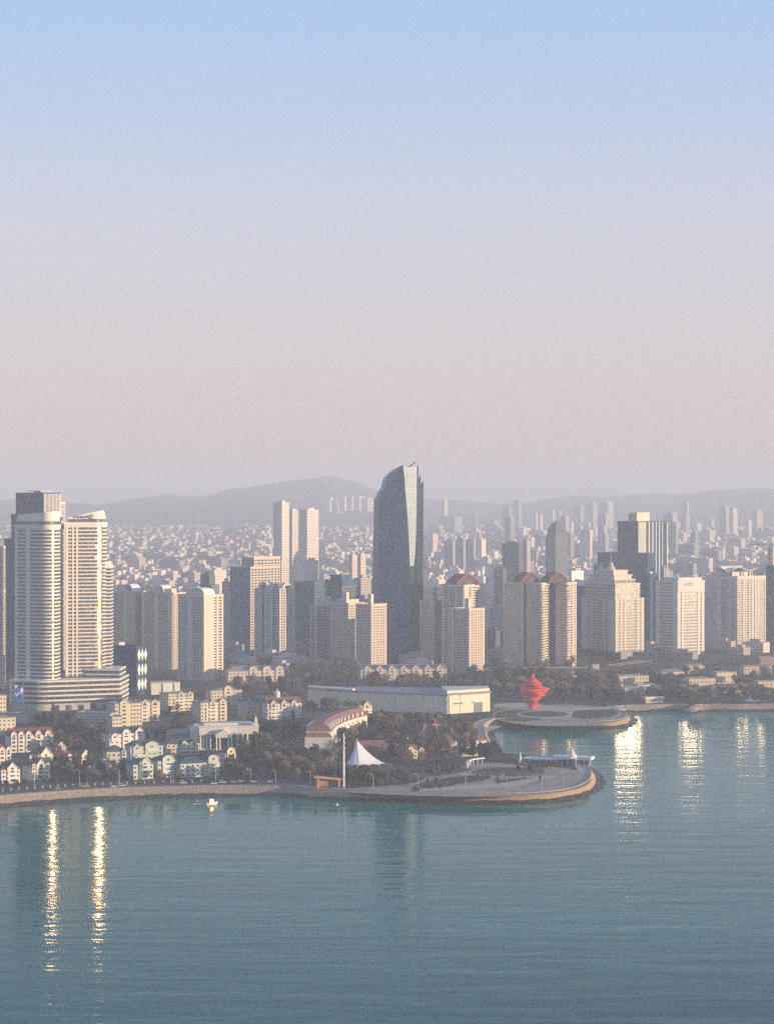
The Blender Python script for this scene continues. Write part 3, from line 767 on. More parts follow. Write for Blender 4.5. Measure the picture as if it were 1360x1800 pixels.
# stepped hotel
fp = quad(1022, 1081, 1131, 2860, 56.3); zs = zat(1053, 2860)
g_hot = glass('hotel_window_glass', (0.22, 0.23, 0.20), (0.32, 0.31, 0.26), rough=.15, spec=1.0, metal=.65, tilt=.03, cell=(3, 3.5))
r = tower('stepped_hotel', 'cream hotel tower with sunlit right wall, stepped crown and thin spire', fp, GZ + 14, zs, g_hot, cream, pitch=3.5, bh=1.9, bo=.4, pr={0: [(0, .08), (.16, .22), (.30, .36), (.74, .82), (.90, 1)], 3: [(0, .2), (.28, .34), (.66, .72), (.8, 1)]}, pout=.8, cat='hotel', par=.5)
pier_mb(fp, 0, .68, .75, GZ + 14, zs, .25).build('dark_slot', slate, r)
zc = zs
for u0, u1, v0, v1, py, nm in ((.0, .86, .0, .92, 1026, 0), (.06, .76, .06, .85, 1019, 1), (.08, .70, .10, .78, 1011, 1), (.1, .60, .14, .70, 1003, 1)):
    f2 = sub(fp, u0, u1, v0, v1); z2 = zat(py, 2860)
    part(r, 'crown_step', f2, zc, z2, g_hot if nm == 0 else cream)
    if nm == 0: bands(r, f2, zc, z2, 3.5, 1.9, .4, cream)
    part(r, 'crown_ledge', offset(f2, .7), z2 - 1.2, z2 + .3, cream)
    zc = z2
top_c = cen(sub(fp, .1, .6, .14, .70))
mb = MB(); mb.cyl(*top_c, zc, zc + 4, 6, 4.5, 10); mb.cyl(*top_c, zc + 4, zc + 9, 3.6, 2.2, 10); mb.cyl(*top_c, zc + 9, zat(968, 2860), .6, .15, 6)
mb.build('spire', grey, r)
# lettering CROWNE PLAZA on the lit step
def lettering(root, text, p, d, size, z, m, out=0.3, name='sign_lettering'):
    cu = bpy.data.curves.new(name, 'FONT'); cu.body = text; cu.size = size; cu.extrude = 0.12; cu.align_x = 'CENTER'
    o = bpy.data.objects.new(name, cu); COL.objects.link(o)
    me = o.to_mesh().copy(); bpy.data.objects.remove(o)
    o = bpy.data.objects.new(name, me); COL.objects.link(o); me.materials.append(m); me.name = name
    d = Vector((d[0], d[1])).normalized(); n = Vector((d.y, -d.x))
    o.parent = root
    o.location = Vector((p[0] + n.x * out, p[1] + n.y * out, z)) - origin(root)
    o.rotation_euler = (R(90), 0, math.atan2(d.y, d.x))
    return o
f2 = sub(fp, .06, .76, .06, .85); A = Vector(f2[1]) - Vector(f2[0])
lettering(r, 'CROWNE PLAZA', Vector(f2[0]) + A * .5, A, 4.6, zat(1025, 2860) - .2, signm, .5)
pod2 = quad(1068, 1085, 1145, 2810, 30)
pr_ = tower('hotel_podium', 'brown podium block at the foot of the stepped hotel with white rim', pod2, GZ, zat(1172, 2810), g_warm, tan, pitch=5, bh=3.0, pr={3: (5, 1.2), 0: (8, 1.2)}, cat='podium')
pod3 = quad(1083, 1100, 1146, 2780, 35)
tower('low_block', 'low cream block with white flat roof before the hotel podium', pod3, GZ, zat(1184, 2780), g_warm, cream, pitch=4, bh=2.0, pr={3: (5, 1.4), 0: (7, 1.4)}, cat='low building', par=2)
# dark tower with striped right wall behind the hotel
fp = quad(1085, 1121, 1173, 3350, 36); z1 = zat(918, 3350)
r = tower('dark_tower', 'dark tower with pale vertical stripes and white roof box rising behind the stepped hotel', fp, GZ, z1, g_blue, navy, pitch=8, bh=1.0, bo=.15, pr={3: (12, .6)}, pout=.35)
piers(r, fp, 0, [(0, .26), (.34, .39), (.46, .51), (.58, .62), (.69, .73), (.80, .83), (.96, 1)], GZ, z1, .6, grey, 'stripe')
penthouse(r, fp, [(.0, .42, .05, .35, 14)], z1, cream); penthouse(r, fp, [(.1, .5, .35, .6, 12)], z1, grey)
lo = quad(1050, 1138, 1150, 3300, 36)
tower('', '', lo, GZ, zat(974, 3300), g_blue, navy, pitch=8, bh=1.0, bo=.15, root=r, pr={3: (12, .6)}, pout=.35)
part(r, 'side_step', quad(1043, 1052, 1060, 3290, 36), GZ, zat(992, 3290), navy)
fp = quad(1128, 1142, 1158, 3120, 35)
r = tower('office_tower', 'dark blue slab in the gap between the stepped hotel and the white office', fp, GZ, zat(1010, 3120), g_blue, navy, pitch=5, bh=1, bo=.2, pr={3: (5, .6)}, cat='office tower')
part(r, 'roof_lamp_box', sub(fp, .2, .5, .2, .6), zat(1010, 3120), zat(1005, 3120), cream)
# white office with blank sign top
fp = quad(1153, 1190, 1237, 2990, 57.5); z1 = zat(1022, 2990)
r = tower('office_tower', 'white office tower with a blank sunlit top panel carrying a small round emblem', fp, GZ, z1, g_hot, pale, pitch=4.0, bh=2.0, bo=.4, pr={0: [(0, .09), (.15, .22), (.74, .82), (.9, 1)], 3: [(0, .2), (.8, 1)]}, pout=.8, cat='office tower', par=.4)
up = sub(fp, .0, 1.0, -.0, 1); pier_mb(fp, 0, .0, 1, z1 - 14, z1 + 1, 1.3).build('sign_panel', pale, r)
A = Vector(fp[1]) - Vector(fp[0]); P = Vector(fp[0]) + A * .30
n_ = Vector((A.y, -A.x)).normalized(); dA = A.normalized()
mb = MB(); cc = P + n_ * 1.5
mb.loft([[(cc.x + dA.x * 1.7 * math.cos(t) + n_.x * o, cc.y + dA.y * 1.7 * math.cos(t) + n_.y * o, z1 - 4.5 + 1.7 * math.sin(t)) for t in [2 * math.pi * k / 12 for k in range(12)]] for o in (0, .3)])
mb.build('sign_emblem', grey, r)
b0 = P + dA * 3.2 + n_ * 1.3
glyphs(r, 'sign_lettering', tuple(b0), tuple(dA), 4, 1.6, 2.1, mat('grey_sign', (0.36, 0.34, 0.33)), 9, z1 - 3.8)
glyphs(r, 'sign_lettering', tuple(b0), tuple(dA), 4, 1.4, 2.1, mat('grey_sign', (0.36, 0.34, 0.33)), 3, z1 - 6.0)
part(r, 'roof_storey', sub(fp, .12, 1, .1, .8), z1, zat(1016, 2990), pale)
# white apartment tower with butterfly roof
fp = quad(1241, 1262, 1347, 3130, 60); z1 = zat(1018, 3130)
r = tower('apartment_tower', 'broad white apartment tower with wing shaped roof canopies near the right edge', fp, GZ, z1, g_hot, pale, pitch=3.2, bh=1.7, bo=.6, pr={0: [(0, .05), (.17, .19), (.21, .27), (.35, .38), (.5, .53), (.62, .64), (.68, .73), (.8, .83), (.95, 1)], 3: [(0, .12), (.3, .42), (.6, .66), (.88, 1)]}, pout=1.0, par=3.5)
for u0, u1 in ((.19, .29), (.64, .71)): pier_mb(fp, 0, u0, u1, GZ, z1, .35).build('shaded_recess', slate, r)
for u0, u1 in ((.30, .36), (.74, .78)): pier_mb(fp, 0, u0, u1, GZ, z1, 1.6).build('projecting_bay', pale, r)
part(r, 'roof_storey', sub(fp, .08, .72, .15, .85), z1, z1 + 9, pale)
C = Vector(fp[0]); A = Vector(fp[1]) - C; B = Vector(fp[3]) - C
def wing_roof(root, u0, u1, v0, v1, z, h):
    P = lambda u, v, zz: tuple(C + A * u + B * v) + (zz,)
    um = (u0 + u1) / 2; mb = MB()
    lo = [P(u0, v0, z + h), P(um, v0, z), P(u1, v0, z + h), P(u1, v1, z + h), P(um, v1, z), P(u0, v1, z + h)]
    hi = [(x, y, zz + 1.0) for x, y, zz in lo]
    for q in (hi,): mb.face([q[0], q[1], q[4], q[5]]); mb.face([q[1], q[2], q[3], q[4]])
    mb.face([lo[5], lo[4], lo[1], lo[0]]); mb.face([lo[4], lo[3], lo[2], lo[1]])
    n = 6
    for k in range(n): j = (k + 1) % n; mb.face([lo[k], lo[j], hi[j], hi[k]])
    return mb.build('wing_roof', pale, root)
wing_roof(r, .05, .34, -.15, .7, z1 + 10, 4); wing_roof(r, .46, .78, -.15, .7, z1 + 10, 4)
part(r, 'roof_box', sub(fp, .15, .6, .4, .8), z1 + 9, z1 + 17, beige)
for u in (.12, .27, .53, .70): part(r, 'roof_post', sub(fp, u - .01, u + .01, .0, .06), z1, z1 + 11, grey)
fp = quad(1346, 1362, 1395, 3080, 40)
tower('office_tower', 'dark teal tower cut by the right edge of the picture', fp, GZ, zat(996, 3080), g_teal, slate, pitch=3.6, bh=1.1, pr={0: (7, .8), 3: (6, .8)}, cat='office tower')
fp = quad(1228, 1240, 1252, 3200, 35)
tower('apartment_tower', 'grey apartment slab half hidden left of the wing roofed white tower', fp, GZ, zat(1022, 3200), g_dark, tan, pitch=3.2, bh=1.6, pr={0: (4, 1.6), 3: (5, 1.6)})
# construction crane at right edge
mb = MB(); cx, cy = xat(1352, 3600), 3600; zt2 = zat(957, 3600)
cr_ = tag(empty('tower_crane', (cx, cy, plain(cy))), 'grey tower crane with long level jib above the right edge tower', 'crane')
for sx in (-1, 1):
    for sy in (-1, 1): mb.bar((cx + sx, cy + sy, GZ), (cx + sx, cy + sy, zt2), .3, 4)
for k in range(22):
    z = GZ + (zt2 - GZ) * k / 22; dz = (zt2 - GZ) / 22
    mb.bar((cx - 1, cy - 1, z), (cx + 1, cy - 1, z + dz), .2, 4); mb.bar((cx + 1, cy + 1, z), (cx - 1, cy + 1, z + dz), .2, 4)
mb.build('mast', dark, cr_)
mb = MB(); jx = xat(1316, 3600)
mb.bar((jx, cy, zt2 - .8), (cx + 9, cy, zt2 - .8), .45, 4); mb.bar((jx, cy, zt2 + 1), (cx + 9, cy, zt2 + 1), .35, 4)
for k in range(14):
    x0 = jx + (cx - jx) * k / 14; x1 = jx + (cx - jx) * (k + .5) / 14; x2 = jx + (cx - jx) * (k + 1) / 14
    mb.bar((x0, cy, zt2 - .8), (x1, cy, zt2 + 1), .22, 4); mb.bar((x1, cy, zt2 + 1), (x2, cy, zt2 - .8), .22, 4)
mb.build('jib', dark, cr_)
mb = MB(); mb.box(cx + 5, cx + 9, cy - 1.2, cy + 1.2, zt2 - 3.4, zt2 - .9); mb.build('counterweight', grey, cr_)
mb = MB(); mb.box(cx - 2.6, cx - 1.1, cy - 1.2, cy + 1.2, zt2 - 3.4, zt2 - .9); mb.build('cab', grey, cr_)
# ------------------------------------------------------------------ houses and low buildings
w_cream = mat('sunny_cream_wall', (0.60, 0.52, 0.38), var=.1, scale=.3)
w_white = mat('white_house_wall', (0.68, 0.64, 0.56), var=.08, scale=.3)
w_green = mat('pale_green_wall', (0.50, 0.55, 0.48), var=.12, scale=.3)
w_brick = mat('brown_brick_wall', (0.30, 0.19, 0.15), var=.2, scale=.5)
trim_w = mat('white_trim', (0.74, 0.72, 0.66), var=.05)
g_house = mat('house_window_glass', (0.04, 0.05, 0.06), rough=.12, var=.3, spec=.7)
FOOT = []      # (x, y, radius) of buildings, kept clear of trees
WIN = {}
def window_mesh(w, h):
    k = (round(w, 2), round(h, 2))
    if k not in WIN:
        mb = MB()
        mb.box(-w / 2, w / 2, -.05, .2, 0, h, 0)
        f = .16
        for x0, x1, z0, z1 in ((-w / 2 - f, -w / 2, -f, h + f), (w / 2, w / 2 + f, -f, h + f), (-w / 2, w / 2, -f, 0), (-w / 2, w / 2, h, h + f)):
            mb.box(x0, x1, -.18, .2, z0, z1, 1)
        o = mb.build('window', [g_house, trim_w]); WIN[k] = o.data; bpy.data.objects.remove(o)
    return WIN[k]
def add_window(root, x, y, z, w, h, rz=0):
    o = bpy.data.objects.new('window', window_mesh(w, h)); COL.objects.link(o); o.parent = root; o.location = (x, y, z); o.rotation_euler = (0, 0, rz)
    return o
def gable_mb(w, dep, z0, z1, h, kind, wall_mi=0, roof_mi=1, y0=0.0, x=0.0):
    mb = MB(); hw = w / 2
    if kind == 'arch': sec = [(hw * math.cos(t), h * math.sin(t)) for t in [math.pi * k / 10 for k in range(11)]]
    else: sec = [(hw, 0), (0, h), (-hw, 0)]
    sec = list(reversed(sec))                                  # left to right
    fr = [(x - hw, y0, z0), (x + hw, y0, z0)] + [(x + a, y0, z1 + b) for a, b in reversed(sec)]
    mb.face(fr, wall_mi)
    mb.face([(x - hw, y0, z0), (x - hw, y0, z1), (x - hw, y0 + dep, z1), (x - hw, y0 + dep, z0)][::-1], wall_mi)
    mb.face([(x + hw, y0, z0), (x + hw, y0 + dep, z0), (x + hw, y0 + dep, z1), (x + hw, y0, z1)], wall_mi)
    o = .45; t = .35
    n = len(sec)
    nrm = [Vector((a, b + (.001 if kind == 'arch' else h * .4))).normalized() for a, b in sec]
    lo = [(x + a + m.x * .02, z1 + b + m.y * .02) for (a, b), m in zip(sec, nrm)]
    hi = [(x + a + m.x * t, z1 + b + m.y * t) for (a, b), m in zip(sec, nrm)]
    ya, yb = y0 - o, y0 + dep
    for k in range(n - 1):
        mb.face([(hi[k][0], ya, hi[k][1]), (hi[k + 1][0], ya, hi[k + 1][1]), (hi[k + 1][0], yb, hi[k + 1][1]), (hi[k][0], yb, hi[k][1])], roof_mi)
        mb.face([(lo[k][0], ya, lo[k][1]), (lo[k + 1][0], ya, lo[k + 1][1]), (hi[k + 1][0], ya, hi[k + 1][1]), (hi[k][0], ya, hi[k][1])], 2)
        mb.face([(lo[k][0], yb, lo[k][1]), (lo[k + 1][0], yb, lo[k + 1][1]), (lo[k + 1][0], ya, lo[k + 1][1]), (lo[k][0], ya, lo[k][1])], 2)
    return mb
def house(name, label, px, py, w, dep, h, yaw, wall, roof, kind='side', rh=4.0, gables=(), nx=4, nf=3, ns=3, ww=1.4, wh=1.5, balcony=(), cat='house', group=None, gz=GZ, side_wall=None, chimney=0, base_d=None, win=True):
    """front wall along local x, facing local -y; yaw > 0 turns the front to the right"""
    if base_d: loc = (xat(px, base_d), base_d)
    else: loc = gp(px, py, gz)
    r = empty(name, (*loc, gz), R(yaw)); tag(r, label, cat, group)
    ca, sa = math.cos(R(yaw)), math.sin(R(yaw))
    FOOT.append((loc[0] - sa * dep / 2, loc[1] + ca * dep / 2, .55 * math.hypot(w, dep)))
    hw = w / 2
    mb = MB(); mb.box(-hw, hw, 0, dep, -1.0, h, 0); mb.build('wall', [wall], r, rel=False)
    o = .6; mb = MB()
    if kind == 'flat':
        mb.box(-hw - .3, hw + .3, -.3, dep + .3, h, h + .35); 
        for x0, x1, y0, y1 in ((-hw - .3, hw + .3, -.3, .1), (-hw - .3, hw + .3, dep - .1, dep + .3), (-hw - .3, -hw + .1, .1, dep - .1), (hw - .1, hw + .3, .1, dep - .1)):
            mb.box(x0, x1, y0, y1, h + .35, h + 1.1)
    elif kind == 'side':
        m = dep / 2
        mb.loft([[(-hw - o, -o, h), (hw + o, -o, h), (hw + o, dep + o, h), (-hw - o, dep + o, h)], [(-hw - o, -o, h + .3), (hw + o, -o, h + .3), (hw + o, dep + o, h + .3), (-hw - o, dep + o, h + .3)]])
        a, b = -hw - .3, hw + .3
        mb.face([(a, -o, h + .3), (b, -o, h + .3), (b, m, h + rh), (a, m, h + rh)]); mb.face([(b, dep + o, h + .3), (a, dep + o, h + .3), (a, m, h + rh), (b, m, h + rh)])
        mb.face([(b, -o, h + .3), (b, dep + o, h + .3), (b, m, h + rh)]); mb.face([(a, dep + o, h + .3), (a, -o, h + .3), (a, m, h + rh)])
    else:   # hip
        i = min(hw, dep / 2) * .85
        mb.loft([[(-hw - o, -o, h), (hw + o, -o, h), (hw + o, dep + o, h), (-hw - o, dep + o, h)], [(-hw - o, -o, h + .3), (hw + o, -o, h + .3), (hw + o, dep + o, h + .3), (-hw - o, dep + o, h + .3)],
                 [(-hw + i, i, h + rh), (hw - i, i, h + rh), (hw - i, dep - i, h + rh), (-hw + i, dep - i, h + rh)]])
    ro = mb.build('roof', [roof], r, rel=False)
    for k in range(chimney):
        cx = (-.5 + .8 * k) * hw; mb = MB(); mb.box(cx - .6, cx + .6, dep * .55, dep * .55 + 1.2, h + .4, h + rh + 1.6); mb.build('chimney', [wall], ro, rel=False)
    for gx, gw, gh, gt, gk in gables:      # centre (fraction), width, wall height above ground, top height, tri|arch
        mb = gable_mb(gw, min(dep * .6, 7), -1.0 if gh >= h - .1 else h * .5, gh, gt, gk, y0=-.9, x=gx * hw)
        g = mb.build('gable', [wall, roof, trim_w], r, rel=False)
        if win:
            w_ = min(1.6, gw * .4); add_window(r, gx * hw, -.9, gh - .6 if gk == 'arch' else gh - 1.0, w_, 1.5)
            if gh >= h - .1:
                for f in range(nf): add_window(r, gx * hw, -.9, 1.2 + f * (h - .6) / nf, min(gw * .55, 3.2), wh)
    if win:
        fh = (h - .6) / nf
        for f in range(nf):
            for k in range(nx):
                x = -hw + w * (k + .5) / nx
                if any(abs(x - g[0] * hw) < g[1] / 2 + ww * .4 for g in gables if g[2] >= h - .1): continue
                add_window(r, x, 0, 1.1 + f * fh, ww, wh)
            for k in range(ns):
                y = dep * (k + .5) / ns
                add_window(r, -hw, y, 1.1 + f * fh, ww, wh, R(-90))
    for f, x0, x1 in balcony:
        fh = (h - .6) / nf; z = .5 + f * fh; mb = MB()
        mb.box(x0 * hw, x1 * hw, -1.5, .0, z, z + .25); mb.box(x0 * hw, x1 * hw, -1.5, -1.35, z + .25, z + 1.15)
        mb.build('balcony', [trim_w], r, rel=False)
    return r
T, A_ = 'tri', 'arch'
# red roofed houses at the lower left
house('villa', 'cream villa with red roof and broad balcony at the lower left corner', 19, 1377, 14, 13, 9.5, 32, w_white, redroof, 'hip', 5, [(.12, 7.5, 10.5, 4.0, T)], 4, 3, 3, balcony=[(1, -.35, .6), (2, -.35, .6)])
house('villa', 'cream red roofed villa with two dormers, second from the lower left corner', 71, 1371, 14.5, 16, 9.5, 32, w_white, redroof, 'hip', 5.5, [(0, 6.5, 10.5, 4.2, T), (-.75, 2.4, 10, 1.6, A_), (.72, 2.4, 10, 1.6, A_)], 5, 3, 4, balcony=[(1, -.4, .4)], chimney=1)
house('villa', 'narrow white villa with arched dormers cut by the left edge', 3, 1352, 14, 13, 13, 32, w_white, redroof, 'hip', 5, [(.0, 4.5, 13, 3, A_), (.75, 4, 13, 3, A_)], 4, 4, 3)
house('villa', 'white gabled house behind the two dormered red villa', 80, 1352, 12, 14, 11, 36, w_white, redroof, 'hip', 5, [(.0, 9, 10.5, 5.5, T)], 3, 3, 3)
house('villa', 'small white gabled house under the long gabled apartment row', 106, 1336, 9.5, 12, 9.5, 34, w_white, brownroof, 'side', 4, [(0, 8.6, 9, 4.5, T)], 3, 3, 2)
house('villa', 'red roofed cottage with twin arched dormers beside a bare tree', 129, 1350, 14, 10, 8, 28, w_white, redroof, 'side', 4.5, [(-.45, 3.4, 8, 2.5, A_), (.3, 3.4, 8, 2.5, A_)], 4, 2, 2)
house('villa', 'white gabled cottage right of the twin dormer cottage', 150, 1350, 8, 10, 9, 34, w_white, brownroof, 'side', 4, [(0, 7.4, 9.2, 4.0, T)], 2, 3, 2)
house('villa', 'small white arched gable house behind the orange brown tree', 182, 1361, 8.5, 10, 7, 34, w_white, brownroof, 'side', 3.4, [(0, 7.6, 7, 3.6, A_)], 2, 2, 2)
house('apartment_row', 'long cream apartment row with five white gables and red roof at left', 56, 1322, 35, 15, 13, 24, w_white, redroof, 'side', 5.5, [(-.84, 4.6, 13, 3.4, A_), (-.5, 4.6, 13, 3.4, A_), (-.15, 4.6, 13, 3.4, A_), (.3, 4.6, 13, 3.4, A_), (.74, 4.6, 13, 3.4, A_)], 9, 4, 3, cat='apartment house', balcony=[(1, .02, .26), (2, .02, .26), (3, .02, .26)])
house('low_block', 'flat cream building at the left edge below the podium', 8, 1292, 20, 14, 14, 30, w_cream, roofgrey, 'flat', 1, [], 5, 4, 3, cat='low building')
house('low_block', 'low flat roofed wing right of the left edge cream building', 26, 1272, 26, 14, 8, 26, w_cream, roofgrey, 'flat', 1, [], 6, 2, 3, cat='low building')
house('low_block', 'tiny cream stair block at the left edge beside the dark tower foot', 2, 1262, 10, 10, 20, 30, w_cream, roofgrey, 'flat', 1, [], 3, 5, 3, cat='low building')
# green roofed group
house('apartment_row', 'long green roofed block stepping up to three white arched gables', 224, 1316, 31, 16, 12, 30, w_white, greenroof, 'side', 5, [(-.72, 6, 9.5, 3, A_), (-.08, 6.5, 12, 3.4, A_), (.66, 7.5, 13, 3.6, T)], 7, 3, 3, cat='apartment house', balcony=[(1, -.3, .15), (2, -.3, .15), (2, .4, .95)], side_wall=w_green)
house('villa', 'dark fronted green walled villa left of the arched balcony house', 205, 1350, 15, 15, 12, 18, w_green, greenroof, 'hip', 4, [(.7, 3, 12, 2.0, T)], 4, 3, 3)
house('villa', 'pale green house with low wide arch gable over its balcony', 258, 1337, 26, 14, 11, 24, w_green, greenroof, 'hip', 4, [(.3, 10.5, 10.5, 3.6, A_), (-.62, 6, 10, 2.6, T)], 6, 3, 3, balcony=[(2, .0, .62), (1, -.9, -.4)])
house('villa', 'pale green villa with round arch gable, lower left of the front pair', 252, 1370, 15.5, 13, 10.5, 30, w_green, greenroof, 'hip', 4, [(.12, 8.5, 10.8, 3.4, A_)], 5, 3, 3)
house('villa', 'pale green villa with taller arch gable, right of the front pair', 295, 1367, 15.5, 14, 12, 30, w_green, greenroof, 'hip', 3.6, [(.0, 9, 12.6, 3.2, A_)], 5, 3, 3, balcony=[(1, -.55, .55), (2, -.55, .55)])
house('villa', 'wide green villa with white framed windows and arched bay at its right', 352, 1366, 30, 14, 10, 24, w_green, greenroof, 'hip', 4, [(.66, 8, 12.5, 2.8, A_)], 8, 3, 3, balcony=[(1, .4, .95), (2, .4, .95)])
house('villa', 'narrow cream house with arched top right of the wide green villa', 405, 1350, 9, 11, 11, 34, w_cream, greenroof, 'hip', 3, [(.0, 6.5, 12, 3.0, A_)], 3, 3, 3)
house('villa', 'green roofed house with cream balconies below the columned hall', 322, 1328, 27, 13, 9, 24, w_cream, greenroof, 'hip', 3.5, [(.05, 5, 9, 2.4, T), (.6, 5, 9, 2.4, T)], 7, 3, 3, balcony=[(1, -.2, .9), (2, -.2, .9)], side_wall=w_green)
# middle rows
house('apartment_block', 'grey shaded apartment block with five rows of windows below the podium', 164, 1288, 31, 20, 16, -14, grey, roofgrey, 'flat', 1, [], 9, 5, 4, cat='apartment house')
house('apartment_block', 'cream end block at the right of the grey shaded block', 206, 1290, 9, 14, 14, 30, w_cream, roofgrey, 'flat', 1, [], 3, 4, 2, cat='apartment house')
house('apartment_block', 'big cream apartment block with dark entrance slot, lit by the sun', 226, 1280, 26, 18, 21, 30, w_cream, roofgrey, 'flat', 1, [(-.35, 8, 21.5, 2.4, A_)], 9, 6, 4, cat='apartment house')
house('apartment_block', 'cream balcony block with two framed gables right of the big cream block', 263, 1268, 20, 16, 17, 28, w_cream, roofgrey, 'flat', 1, [(-.5, 7, 17, 2.2, T), (.5, 7, 17, 2.2, T)], 6, 5, 3, cat='apartment house', balcony=[(1, -.8, -.2), (2, -.8, -.2), (3, -.8, -.2), (1, .2, .8), (2, .2, .8), (3, .2, .8)])
house('apartment_block', 'cream balcony block with grey left wall below the white panel building', 318, 1250, 26, 20, 16, 30, w_cream, roofgrey, 'flat', 1, [(.0, 6, 16, 2, T), (.72, 5, 16, 2, T)], 8, 5, 4, cat='apartment house', balcony=[(1, -.5, .9), (2, -.5, .9), (3, -.5, .9)])
house('apartment_block', 'cream balcony block with grey left wall right behind the columned hall', 376, 1268, 26, 19, 16.5, 30, w_cream, roofgrey, 'flat', 1, [(-.1, 6.5, 17, 2, T), (.66, 6, 17, 2.4, A_)], 8, 5, 4, cat='apartment house', balcony=[(1, -.6, .2), (2, -.6, .2), (3, -.6, .2)])
house('apartment_block', 'yellow lit block with round gable and dark arched doorway below the apartment towers', 398, 1240, 32, 16, 14, 24, w_cream, roofgrey, 'flat', 1, [(.1, 8, 15, 3.6, A_)], 10, 4, 4, cat='apartment house')
r = house('low_block', 'white flat building with two blank sunlit panels beside the dark lozenge office', 291, 1221, 30, 14, 12, 18, w_white, roofgrey, 'flat', 1, [], 0, 1, 0, cat='low building', win=False)
for x0, x1 in ((-3, 6), (9, 14.5)):
    mb = MB(); mb.box(x0, x1, -1.2, -.1, 2, 11.5); mb.build('blank_panel', trim_w, r, rel=False)
house('apartment_block', 'dark green roofed grey apartment row behind the conifers at centre left', 460, 1262, 40, 16, 15, 12, grey, greenroof, 'side', 5, [(-.6, 4, 15, 2.6, T), (.0, 4, 15, 2.6, T), (.6, 4, 15, 2.6, T)], 10, 4, 3, cat='apartment house')
r = house('apartment_block', 'red brown roofed apartment row with white gables and a small domed turret', 500, 1264, 33, 15, 14, 22, w_white, brownroof, 'side', 5.5, [(-.66, 5, 14, 3.4, T), (-.05, 5, 14, 3.4, T), (.55, 5, 14, 3.4, T)], 9, 4, 3, cat='apartment house', balcony=[(1, -.95, .9), (2, -.95, .9)])
mb = MB(); mb.cyl(-4, 9, 14, 22, 2.6, 2.6, 10); mb.loft([[(-4 + rr * math.cos(2 * math.pi * k / 10), 9 + rr * math.sin(2 * math.pi * k / 10), z) for k in range(10)] for rr, z in ((3, 22), (2.9, 23.2), (2.0, 24.6), (.5, 25.4), (.2, 27.5))]); mb.build('turret', w_white, r, rel=False)
# neo-classical hall with columns
hx, hy = gp(404, 1318); r = empty('columned_hall', (hx, hy, GZ), R(8)); tag(r, 'pale columned hall with pediment portico, standing between green villas and balcony blocks', 'hall')
FOOT.append((hx, hy + 10, 28))
mb = MB(); mb.box(-23, 21, 3, 24, -1, 12); mb.build('wall', slate, r, rel=False)
mb = MB(); mb.box(-24.5, 23, 0, 25, 12.2, 18); mb.box(-25, 23.5, -.5, 25.5, 18, 18.9); mb.build('entablature', w_white, r, rel=False)
mb = MB(); mb.box(-24, 22.5, -.6, 3, -1, .8); mb.build('steps', w_white, r, rel=False)
for x in [-23.5, -20.9, -18.3, -15.7, 6, 10, 14, 18, 22]:
    mb = MB(); mb.cyl(x, 1, .8, 12.2, .85, .7, 8); mb.box(x - 1, x + 1, 0, 2, 11.6, 12.25); mb.build('column', w_white, r, rel=False)
mb = MB(); mb.box(-11.6, 1.6, -4.5, 2, 10, 12); mb.loft([[(-12.2, -4.8, 12), (2.2, -4.8, 12), (2.2, 2, 12), (-12.2, 2, 12)], [(-5.2, -4.8, 16.5), (-4.8, -4.8, 16.5), (-4.8, 2, 16.5), (-5.2, 2, 16.5)]]); mb.build('pediment', w_white, r, rel=False)
for x in (-11, -8.4, -1.6, 1): mb = MB(); mb.cyl(x, -3.9, -.5, 10, .7, .6, 8); mb.build('column', w_white, r, rel=False)
mb = MB(); mb.box(-30, -19, 6, 24, -1, 15); mb.loft([[(-30.5, 5.5, 15), (-18.5, 5.5, 15), (-18.5, 24, 15), (-30.5, 24, 15)], [(-27, 9, 19.5), (-22, 9, 19.5), (-22, 20, 19.5), (-27, 20, 19.5)]]); mb.build('side_pavilion', w_white, r, rel=False)
mb = MB(); mb.box(19.5, 22.5, 0, 4, 18.9, 22); mb.loft([[(21 + a * rr, 2 + b * rr, z) for a, b in ((-1, -1), (1, -1), (1, 1), (-1, 1))] for rr, z in ((1.1, 22), (1.2, 23.5), (.7, 24.6), (.2, 26.5))]); mb.build('roof_statue', w_white, r, rel=False)
mb = MB(); mb.box(-20, 19, 6, 22, 18.9, 20.6); mb.build('roof_storey', w_white, r, rel=False)
house('low_block', 'long blue grey roofed annex left of the columned hall', 318, 1306, 24, 12, 6, 8, grey, slate, 'hip', 5, [], 6, 2, 2, cat='low building')
# curved red roofed building
cx, cy = gp(538, 1317); r = empty('crescent_building', (cx, cy, GZ)); tag(r, 'crescent shaped apartment building with long red brown roof beside the white tent', 'apartment house')
FOOT += [(cx + 10, cy + 12, 18), (cx + 13, cy + 45, 18), (cx + 20, cy + 80, 18), (cx + 28, cy + 112, 18), (cx + 40, cy + 145, 18)]
ang = [R(22.0 * k / 12) for k in range(13)]
def cp(t, rad): return (cx + 400 - (rad + 228) * math.cos(t), cy + (rad + 228) * math.sin(t))
outr = [cp(t, 172) for t in ang]; inr = [cp(t, 152) for t in ang]
poly = inr + outr[::-1]
part(r, 'wall', poly, GZ - 1, GZ + 14, w_white)
o1, o2 = [cp(t, 173) for t in ang], [cp(t, 151) for t in ang]; m1 = [cp(t, 166) for t in ang]; m2 = [cp(t, 158) for t in ang]
mb = MB(); z0, z1 = GZ + 14, GZ + 21
for k in range(12):
    for a, b, za, zb in ((o1, m1, z0, z1), (m1, m2, z1, z1 + .4), (m2, o2, z1, z0)):
        mb.face([(*a[k], za), (*b[k], zb), (*b[k + 1], zb), (*a[k + 1], za)])
    mb.face([(*o1[k], z0), (*o1[k + 1], z0), (*o2[k + 1], z0), (*o2[k], z0)])
